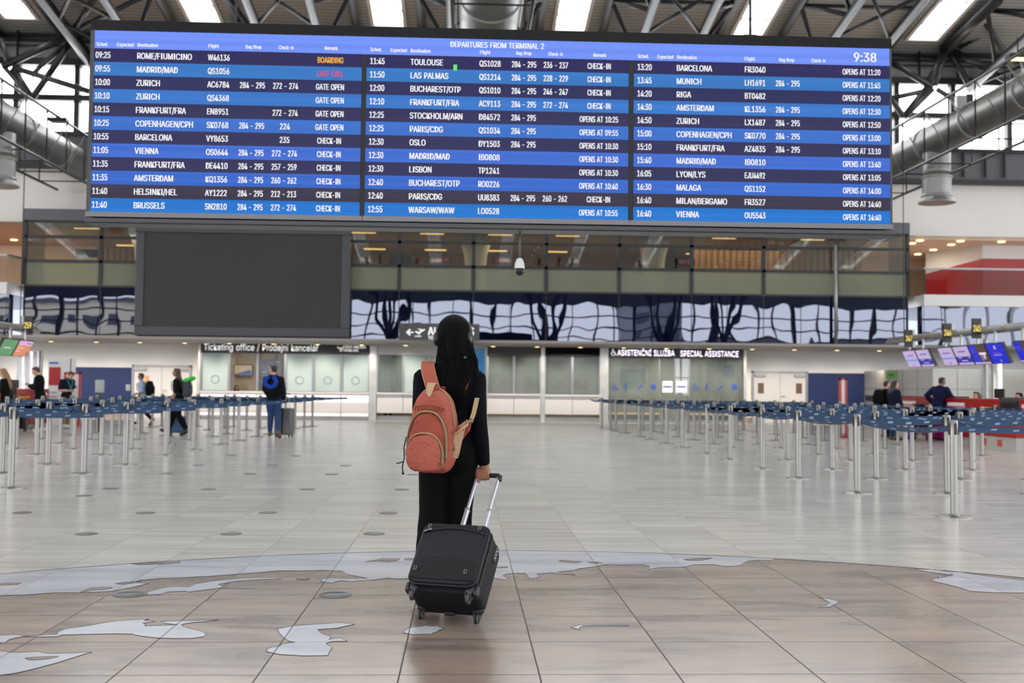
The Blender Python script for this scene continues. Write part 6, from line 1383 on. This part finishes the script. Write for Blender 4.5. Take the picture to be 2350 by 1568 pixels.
# clothes
def wrinkle(me, amp, sc, stretch=(1, 1, 1)):
    for v in me.vertices:
        n = v.normal; q = Vector((v.co.x*stretch[0], v.co.y*stretch[1], v.co.z*stretch[2]))*sc
        v.co += n*amp*(noise.noise(q)+.5*noise.noise(q*2.3))
mb = MB(); f.torso(mb, .009, .475, .86); f.arms(mb, .004, .965, k=1.08)
mb.tube([f.tp(.835), f.tp(.875, .002)], [.036*h, .0345*h], 18, rnd=True)
me = solid(mb, .0065, 12, 'long_sleeve_top'); wrinkle(me, .004, 9, (1, 1, .6)); link_mesh('long_sleeve_top', me, X['c_navy'], woman)
mb = MB(); f.torso(mb, .012, .46, .56)
for c in 'rl':
    J = f.J; e = 1 if c == 'r' else -1; hp_, kn_, an_ = J['hip_'+c], J['kn_'+c], J['an_'+c]
    mb.tube([hp_+Vector((0, 0, .02)), hp_.lerp(kn_, .25), hp_.lerp(kn_, .6), kn_, kn_.lerp(an_, .35), kn_.lerp(an_, .7), an_+Vector((0, 0, .005))], [(.09, .098), (.092, .095), (.086, .085), (.08, .08), (.08, .08), (.08, .084), (.084, .09)], 20, side=(1, 0, 0))
me = solid(mb, .0075, 4, 'trousers'); wrinkle(me, .006, 8, (1, 1, .7)); link_mesh('trousers', me, X['c_trouser'], woman)
f.shoes(woman, X['shoe_dark'])
drop_z = 0
# hair: a solid mass covered with strands
hs = lambda px, py, Y: at(px, py, Y)-W_
mb = MB(); mb.ball(f.hp(0, -.010, .014), (.056*h, .056*h, .058*h), 20, f.hm)
lev = [(1043, 766, 6.385, .055, .055), (1043, 778, 6.375, .082, .080), (1045, 805, 6.35, .096, .072), (1049, 832, 6.335, .105, .058), (1051, 858, 6.31, .098, .046), (1042, 880, 6.28, .078, .036), (1040, 900, 6.265, .060, .028), (1041, 918, 6.26, .034, .018)]
mb.tube([hs(a, b, c_) for a, b, c_, _, _ in lev], [(q, w) for *_, q, w in lev], 22, side=(1, 0, 0), rnd=True)
core = solid(mb, .007, 5, 'hair')
hm_ = MB(); hm_.add([v.co for v in core.vertices], [tuple(p.vertices) for p in core.polygons])
RR = random.Random(11)
top = f.hp(0, .004, .0725)
for i in range(1100):
    t = RR.uniform(-1, 1); back = RR.uniform(.7, 1.05); pts = []; rad = []
    ang = t*1.55; jit = RR.uniform(-.014, .014); ln = RR.choice([5, 6, 7, 7, 8, 8]); ph = RR.uniform(0, 6.28); am = RR.uniform(.006, .022)
    s0 = RR.uniform(.25, .9); lift = RR.uniform(-.012, .03)
    for k in range(4):      # over the crown: from the parting down the back of the head
        th = lerp(.06+.2*s0, 1.22, k/3.0)
        d = Vector((math.sin(ang)*math.sin(th)*.0575, -math.cos(ang)*math.sin(th)*.058-.010, math.cos(th)*.0595+.014))*h
        pts.append(f.hc + d*(1.0+lift)); rad.append(.0022)
    for k in range(2, ln):
        a, b, c_, q, w = lev[k]
        wav = am*math.sin(ph+k*1.5)*(k/7); wv2 = am*.6*math.cos(ph*1.7+k*1.9)*(k/7)
        pts.append(hs(a, b, c_) + Vector((math.sin(ang)*q*1.02*back + jit*k/4 + wav, -math.cos(ang)*w*1.05*back - .003 - abs(wv2)*.5, RR.uniform(-.004, .004))))
        rad.append(max(.0009, .0026-.00026*k))
    if ln >= 7: pts.append(pts[-1]+Vector((RR.uniform(-.024, .024), RR.uniform(-.006, .01), -RR.uniform(.01, .045)))); rad.append(.0006)
    # smooth the guide with a spline pass
    P2 = []; r2 = []
    for k in range(len(pts)-1):
        p0, p1, p2_, p3 = pts[max(k-1, 0)], pts[k], pts[k+1], pts[min(k+2, len(pts)-1)]
        for u in (0, .5):
            P2.append(.5*((2*p1)+(p2_-p0)*u+(2*p0-5*p1+4*p2_-p3)*u*u+(3*p1-p0-3*p2_+p3)*u**3)); r2.append(lerp(rad[k], rad[k+1], u))
    P2.append(pts[-1]); r2.append(rad[-1])
    hm_.tube(P2, r2, 4, cap=False)
for i in range(30):      # loose locks over the right shoulder and flyaways
    e = 1 if i < 22 else -1; x0 = RR.uniform(.075, .1)*e; pts = []; ph = RR.uniform(0, 6)
    for k in range(9): pts.append(hs(1046, 800, 6.36)+Vector((x0+e*.007*k*RR.uniform(.7, 1.0)+.007*math.sin(ph+k*.9), -.03+.004*math.sin(ph+k), -.028*k)))
    hm_.tube(pts, [.0022]*6+[.0016, .001, .0006], 4, cap=False)
hm_.build('hair', X['hair_black'], woman, smooth=True)
tag(MB().ball((0, 0, 0), (.009, .006, .008)).build('hair_tie', mat('dark_green_bead', (20, 84, 70), .3), woman, smooth=True, loc=hs(1067, 821, 6.268)))
# headphones
hc = f.hc + Vector((HX, HY, 0))
hd = empty('headphones', hc, -.22, 'black over-ear headphones worn by the woman', 'headphones')
ztop = at(1040, 723, 6.4).z - hc.z; n = 20; pts = []
for i in range(n+1):
    a = math.pi*(-.06 + 1.12*i/n); pts.append((.104*math.cos(a), -.006, .005+(ztop-.008)*max(math.sin(a), -.3)))
MB().tube(pts, [(.02, .008)]*(n+1), 10, side=(0, 1, 0), rnd=True).build('headband', X['case_gloss'], hd, smooth=True)
for e in (-1, 1):
    mb = MB().lathe((e*.082, -.03, -.012), [(.03, 0), (.042, .004), (.045, .012), (.042, .024), (.03, .032), (.001, .034)], 24, (e, 0, 0)); mb.build('ear_cup', X['black'], hd, smooth=True)
    MB().lathe((e*.073, -.03, -.012), [(.034, 0), (.043, .004), (.043, .012), (.03, .014)], 24, (e, 0, 0)).build('ear_pad', X['case_dk'], hd, smooth=True)
    MB().tube([(e*.104, -.008, .035), (e*.112, -.028, .005)], .006, 8).build('yoke', X['case_gloss'], hd, smooth=True)

# ------------------------------------------------------------------ coral backpack
bpY = 6.235; BC = at(1005, 1084, bpY)
bag = empty('backpack', BC, 0, 'coral canvas backpack with olive zips hanging from the woman, low on her left side', 'backpack', rot=(0, .02, -.43))
def dome(hw, z0, z1, k=1.0, n=40, sq=.5):
    """outline: squarish round bottom, domed top"""
    pts = []; zc = z0 + (z1-z0)*.42; up_ = z1-zc; dn = zc-z0
    for i in range(n):
        t = 2*math.pi*i/n; c, s = math.cos(t), math.sin(t)
        e = .78 if s > 0 else .5
        pts.append((hw*k*math.copysign(abs(c)**e, c), zc + (up_ if s > 0 else dn)*k*math.copysign(abs(s)**(.95 if s > 0 else .6), s)))
    return pts
def layer(mb, hw, z0, z1, prof, amp=0, sc=9):
    rs = []
    for y, k in prof: rs.append([Vector((x, y, z)) for x, z in dome(hw, z0, z1, k)])
    mb.rings(rs)
    if amp:
        for v in mb.v: v += Vector((0, 1, 0))*amp*noise.noise(v*sc) + Vector((1, 0, 0))*amp*.6*noise.noise(v*sc+Vector((5, 2, 1)))
    return mb
def crumple(mb, name, mt, amt=.011):
    o = mb.build(name, mt, bag, smooth=True)
    m_ = o.modifiers.new('subdivision', 'SUBSURF'); m_.levels = m_.render_levels = 3; m_.subdivision_type = 'SIMPLE'
    m_ = o.modifiers.new('round', 'SMOOTH'); m_.iterations = 8
    for sc_, st in ((.085, amt), (.028, amt*.45)):
        t = bpy.data.textures.new('creases', 'CLOUDS'); t.noise_scale = sc_; t.noise_depth = 2
        m_ = o.modifiers.new('creases', 'DISPLACE'); m_.texture = t; m_.strength = st; m_.mid_level = .5; m_.texture_coords = 'LOCAL'
    return o
crumple(layer(MB(), .133, .0, .475, [(.0, .84), (.0, .93), (-.02, .985), (-.05, 1), (-.095, 1), (-.125, .97), (-.14, .9), (-.146, .78), (-.148, .5)], .006, 8), 'main_compartment', X['coral'])
crumple(layer(MB(), .12, .02, .345, [(-.11, .98), (-.138, 1), (-.158, .97), (-.17, .88), (-.174, .7), (-.175, .4)], .007, 9), 'middle_pocket', X['coral_dk'])
crumple(layer(MB(), .111, .012, .225, [(-.13, .98), (-.165, 1), (-.188, .97), (-.202, .86), (-.207, .66), (-.208, .35)], .009, 10), 'front_pocket', X['coral'], .016)
def zipper(hw, z0, z1, y, a0, a1, parent, r_=.006):
    o_ = dome(hw, z0, z1, 1.012, 80); i0, i1 = int(80*a0), int(80*a1); pts = [(o_[i % 80][0], y, o_[i % 80][1]) for i in range(i0, i1+1)]
    MB().tube(pts, [(.013, r_)]*len(pts), 8, side=(0, 1, 0)).build('zip', X['zip'], parent, smooth=True)
    MB().tube([Vector(p)+Vector((0, 0, 0)) for p in pts], .0045, 6).xform(Matrix.Translation((0, -.006, .002))).build('zip_teeth', X['netting'], parent, smooth=True)
zipper(.133, 0, .475, -.075, -.03, .53, bag); zipper(.12, .02, .345, -.152, -.05, .52, bag); zipper(.111, .012, .225, -.178, -.06, .50, bag)
# gathered yoke seam above the middle pocket
o_ = [(-.104+.208*i/24, -.1485, .385-.02*(2*i/24-1)**2) for i in range(25)]
MB().tube(o_, .0024, 6).build('seam', X['coral_dk'], bag, smooth=True)
mb = MB()
for i in range(9): x = -.08+.02*i; mb.tube([(x, -.147, .378), (x*1.04, -.1505, .362), (x*1.06, -.148, .345)], [.002, .0042, .001], 6)
mb.build('gathers', X['coral_dk'], bag, smooth=True)
# mesh side pocket, wearer's right
mb = MB(); rs = []
for i in range(9):
    z = .085+.018*i; k = (i/8)**.7; rs.append([(.112+.03*k, -.095+.02*(1-k), z), (.12+.055*k, -.07, z+.004*i), (.122+.06*k, -.03, z+.006*i), (.118+.04*k, .01, z+.009*i), (.10, .012, z), (.10, -.08, z)])
mb.rings(rs).build('side_pocket', X['netting'], bag, smooth=True, angle=.8)
MB().tube([(.15, -.098, .228), (.184, -.072, .262), (.19, -.03, .278), (.166, .012, .302)], .006, 8).build('pocket_binding', X['webbing'], bag, smooth=True)
MB().ball((.15, -.045, .25), (.026, .04, .016)).build('pocket_lining', X['lining'], bag, smooth=True)
MB().prism([(.11, .0, .22), (.15, .01, .27), (.185, .03, .3), (.178, .03, .25), (.13, .0, .17)], (0, .012, 0)).build('wing_panel', X['coral_dk'], bag, bevel=.003)
MB().ribbon([(.178, .03, .285), (.19, .05, .34), (.198, .075, .43)], (.024, .012, 0), .004).build('lower_webbing', X['webbing'], bag)
MB().tube([(.183+.013*math.cos(t*math.pi/8), .032, .3+.013*math.sin(t*math.pi/8)) for t in range(17)], .003, 6, cap=False).build('buckle_ring', X['steel'], bag, smooth=True)
# haul loop
MB().ribbon([(-.034, -.015, .462), (-.03, -.03, .495), (-.018, -.075, .507), (-.006, -.118, .485), (.0, -.142, .452), (.004, -.146, .43)], [(.05, .01, 0)]*3+[(.045, .0, 0), (.035, 0, 0), (.012, 0, 0)], .005).build('haul_loop', X['webbing'], bag, smooth=True, angle=.7)
MB().ribbon([(.024, -.02, .462), (.03, -.04, .485), (.022, -.085, .488), (.012, -.125, .462), (.006, -.143, .436)], [(.03, .02, 0)]*3+[(.022, 0, .01), (.008, 0, 0)], .005).build('loop_lining', X['lining'], bag, smooth=True, angle=.7)
BI = Matrix.LocRotScale(BC, bag.rotation_euler, None).inverted()
b2 = lambda px, py, Y: BI @ at(px, py, Y)
Sl = [b2(1001, 905, 6.235), b2(992, 886, 6.245), b2(985, 862, 6.262), b2(981, 842, 6.30), b2(982, 832, 6.36), b2(983, 831, 6.43), b2(984, 842, 6.485), b2(986, 870, 6.505), b2(984, 910, 6.51), b2(975, 950, 6.49), b2(966, 985, 6.43), b2(962, 1010, 6.33)]
RI = BI.to_3x3()
wv = [RI @ (Vector((.072, .0, .012)) if i < 4 else Vector((.07, 0, .0)) if i < 8 else Vector((.03, .0, 0))) for i in range(len(Sl))]
MB().ribbon(Sl, wv, .012).build('shoulder_strap', X['coral'], bag, smooth=True, angle=.7)
for e in (-1, 1): MB().tube([p+wv[i]*.5*e for i, p in enumerate(Sl[:9])], .0042, 6).build('strap_edging', X['webbing'], bag, smooth=True)
Sr = [b2(1052, 905, 6.25), b2(1062, 880, 6.262), b2(1072, 858, 6.285), b2(1079, 842, 6.33), b2(1081, 836, 6.38), b2(1082, 838, 6.44), b2(1083, 855, 6.49), b2(1082, 900, 6.51), b2(1080, 940, 6.47)]
wr_ = [RI @ Vector((.062, 0, -.012)) for _ in Sr]
MB().ribbon(Sr, wr_, .012).build('shoulder_strap', X['coral'], bag, smooth=True, angle=.7)
MB().tube([p+wr_[i]*.5 for i, p in enumerate(Sr)], .0042, 6).build('strap_edging', X['webbing'], bag, smooth=True)
MB().tube([(-.147, -.12, .2), (-.157, -.125, .14), (-.153, -.125, .08), (-.162, -.128, .03), (-.158, -.125, -.005)], .0035, 6).ball((-.158, -.125, -.008), .007).tube([(-.155, -.126, .06), (-.175, -.135, .052), (-.195, -.14, .048)], .0035, 6).build('cord_pull', X['c_dknavy'], bag, smooth=True)

# ------------------------------------------------------------------ black trolley case
case = empty('suitcase', (0, 0, 0), 0, 'black soft trolley suitcase tilted on two wheels, pulled by the woman', 'suitcase'); case.matrix_world = CM
HW, D0, D1, Z0, Z1 = .195, -.10, .105, .05, .455
def rrect(hw, z0, z1, r_, n=6):
    pts = []
    for cx, cz, a0 in ((hw-r_, z1-r_, 0), (-hw+r_, z1-r_, 90), (-hw+r_, z0+r_, 180), (hw-r_, z0+r_, 270)):
        for i in range(n+1): a = math.radians(a0+90*i/n); pts.append((cx+r_*math.cos(a), cz+r_*math.sin(a)))
    return pts
mb = MB(); mb.rings([[(x, y, z) for x, z in rrect(HW*k, Z0+.01*(1-k), Z1-(1-k)*.2, .045)] for y, k in ((D1, .93), (D1-.012, .98), (D1-.04, 1), (-.02, 1.0), (D0+.02, .985), (D0, .955))])
mb.build('body', X['case'], case, smooth=True, angle=.5)
mb = MB(); mb.rings([[(x, y, z) for x, z in rrect(HW*.96*k, Z0+.03+.02*(1-k), Z1-.004-.1*(1-k), .05)] for y, k in ((D0+.012, 1), (D0-.022, 1), (D0-.034, .985), (D0-.04, .95))]); mb.build('front_panel', X['case_panel'], case, smooth=True, angle=.5)
o_ = [(x, D0-.024, z) for x, z in rrect(HW*.965, Z0+.027, Z1-.001, .05)]; MB().tube(o_+o_[:1], .006, 8, cap=False).build('piping', X['case_dk'], case, smooth=True)
o_ = [(x, D0+.018, z) for x, z in rrect(HW*.99, Z0+.02, Z1+.001, .05)]; MB().tube(o_+o_[:1], .005, 8, cap=False).build('zip', X['case_dk'], case, smooth=True)
def arcpoly(z_lo, z_top, bow, hw, y, th, zb_flat=False, bow_lo=0):
    top = [(-hw+2*hw*i/16, z_top+bow*math.sin(math.pi*i/16)) for i in range(17)]; bot = [(hw-2*hw*i/16, z_lo+bow_lo*math.sin(math.pi*i/16)) for i in range(17)]
    return MB().prism([(x, y, z) for x, z in bot+top[::1]], (0, -th, 0))
arcpoly(Z0+.05, Z0+.165, .03, HW*.915, D0-.036, .009).build('lower_pocket', X['case'], case, bevel=.003)
arcpoly(Z1-.062, Z1-.02, .0, HW*.9, D0-.036, .007, bow_lo=.03).build('top_flap', X['case'], case, bevel=.003)
o_ = [(-HW*.91+2*HW*.91*i/16, D0-.045, Z1-.064+.03*math.sin(math.pi*i/16)) for i in range(17)]; MB().tube(o_, .004, 6).build('pocket_zip', X['case_dk'], case, smooth=True)
for x, z in ((-.15, Z1-.03), (.135, Z1-.028), (-.155, Z0+.105), (.125, Z0+.10)):
    mb = MB(); o_ = [(x+a, D0-.052, z+b) for a, b in ((-.006, -.012), (.006, -.012), (.006, .012), (-.006, .012), (-.006, -.012))]; mb.tube(o_, .0022, 6); mb.build('strap_keeper', X['steel'], case)
mb = MB().tube([(-.172, D0-.048, Z1-.068), (-.155, D0-.052, Z1-.057), (-.14, D0-.052, Z1-.053)], .005, 8); mb.ball((-.138, D0-.052, Z1-.053), .007); mb.build('zip_pull', X['steel'], case, smooth=True)
MB().box((HW-.004, -.01, Z1-.13), (HW+.007, .03, Z1-.03)).build('combination_lock', X['case_gloss'], case, bevel=.006, smooth=True)
mb = MB()
for k in range(3): mb.lathe((HW+.004, .01, Z1-.105+.02*k), [(.007, -.005), (.008, 0), (.007, .005)], 12, (0, 0, 1))
mb.build('lock_dial', X['galv_plain'], case, smooth=True)
MB().ribbon([(-.07, 0, Z1-.002), (-.06, 0, Z1+.016), (.06, 0, Z1+.016), (.07, 0, Z1-.002)], (0, .03, 0), .007).build('top_handle', X['case_dk'], case)
for e in (-1, 1):
    ex_ = GX+e*.066
    MB().box((ex_-.011, .055, Z1-.01), (ex_+.011, .082, Z1+.25)).build('handle_outer_tube', X['tube_alu'], case, bevel=.004); MB().box((ex_-.008, .058, Z1+.2), (ex_+.008, .079, GZ-.01)).build('handle_inner_tube', X['tube_alu'], case, bevel=.003)
    MB().box((ex_-.012, .053, Z1+.242), (ex_+.012, .084, Z1+.254)).build('tube_collar', X['galv_plain'], case, bevel=.002)
MB().tube([(GX+a, .0685, GZ+b) for a, b in ((-.074, -.03), (-.072, -.006), (-.06, .004), (.06, .004), (.072, -.006), (.074, -.03))], [(.013, .016)]*6, 14, side=(0, 1, 0), rnd=True).build('handle_grip', X['case_gloss'], case, smooth=True)
for e in (-1, 1):
    for s_, y in ((1, .095), (-1, D0+.012)):
        wm = empty('caster', (0, 0, 0)); bpy.data.objects.remove(wm)
        x = e*.155
        hsg = MB().lathe((x, y-.012*s_, .062), [(.012, -.02), (.026, -.012), (.034, .006), (.036, .028), (.03, .05), (.012, .06)], 20).build('wheel_housing', X['case_gloss'], case, smooth=True)
        mb = MB()
        for g in (-1, 1): mb.hexa([(x+g*.014-.003, y-.012, .024), (x+g*.014+.003, y-.012, .024), (x+g*.014+.003, y+.014, .024), (x+g*.014-.003, y+.014, .024), (x+g*.016-.003, y-.02, .058), (x+g*.016+.003, y-.02, .058), (x+g*.016+.003, y+.018, .058), (x+g*.016-.003, y+.018, .058)])
        mb.build('wheel_fork', X['case_gloss'], hsg)
        wy = y+.004; wz = .03
        for g in ((-1, 1) if s_ > 0 else (0,)):
            MB().lathe((x+g*.007, wy, wz), [(.006, -.006), (.022, -.0055), (.027, -.002), (.027, .002), (.022, .0055), (.006, .006)] if g else [(.006, -.011), (.022, -.01), (.027, -.005), (.027, .005), (.022, .01), (.006, .011)], 22, (1, 0, 0)).build('wheel', X['wheel'], hsg, smooth=True, angle=.7)
for e in (-1, 1):
    MB().box((e*HW*.97-.012, D0-.006, Z0-.004), (e*HW*.97+.012, D0+.04, Z0+.05)).build('corner_guard', X['case_gloss'], case, bevel=.008, smooth=True)
MB().box((-.03, D1-.02, Z0-.012), (.03, D1+.002, Z0+.004)).build('bottom_bumper', X['case_gloss'], case, bevel=.005)
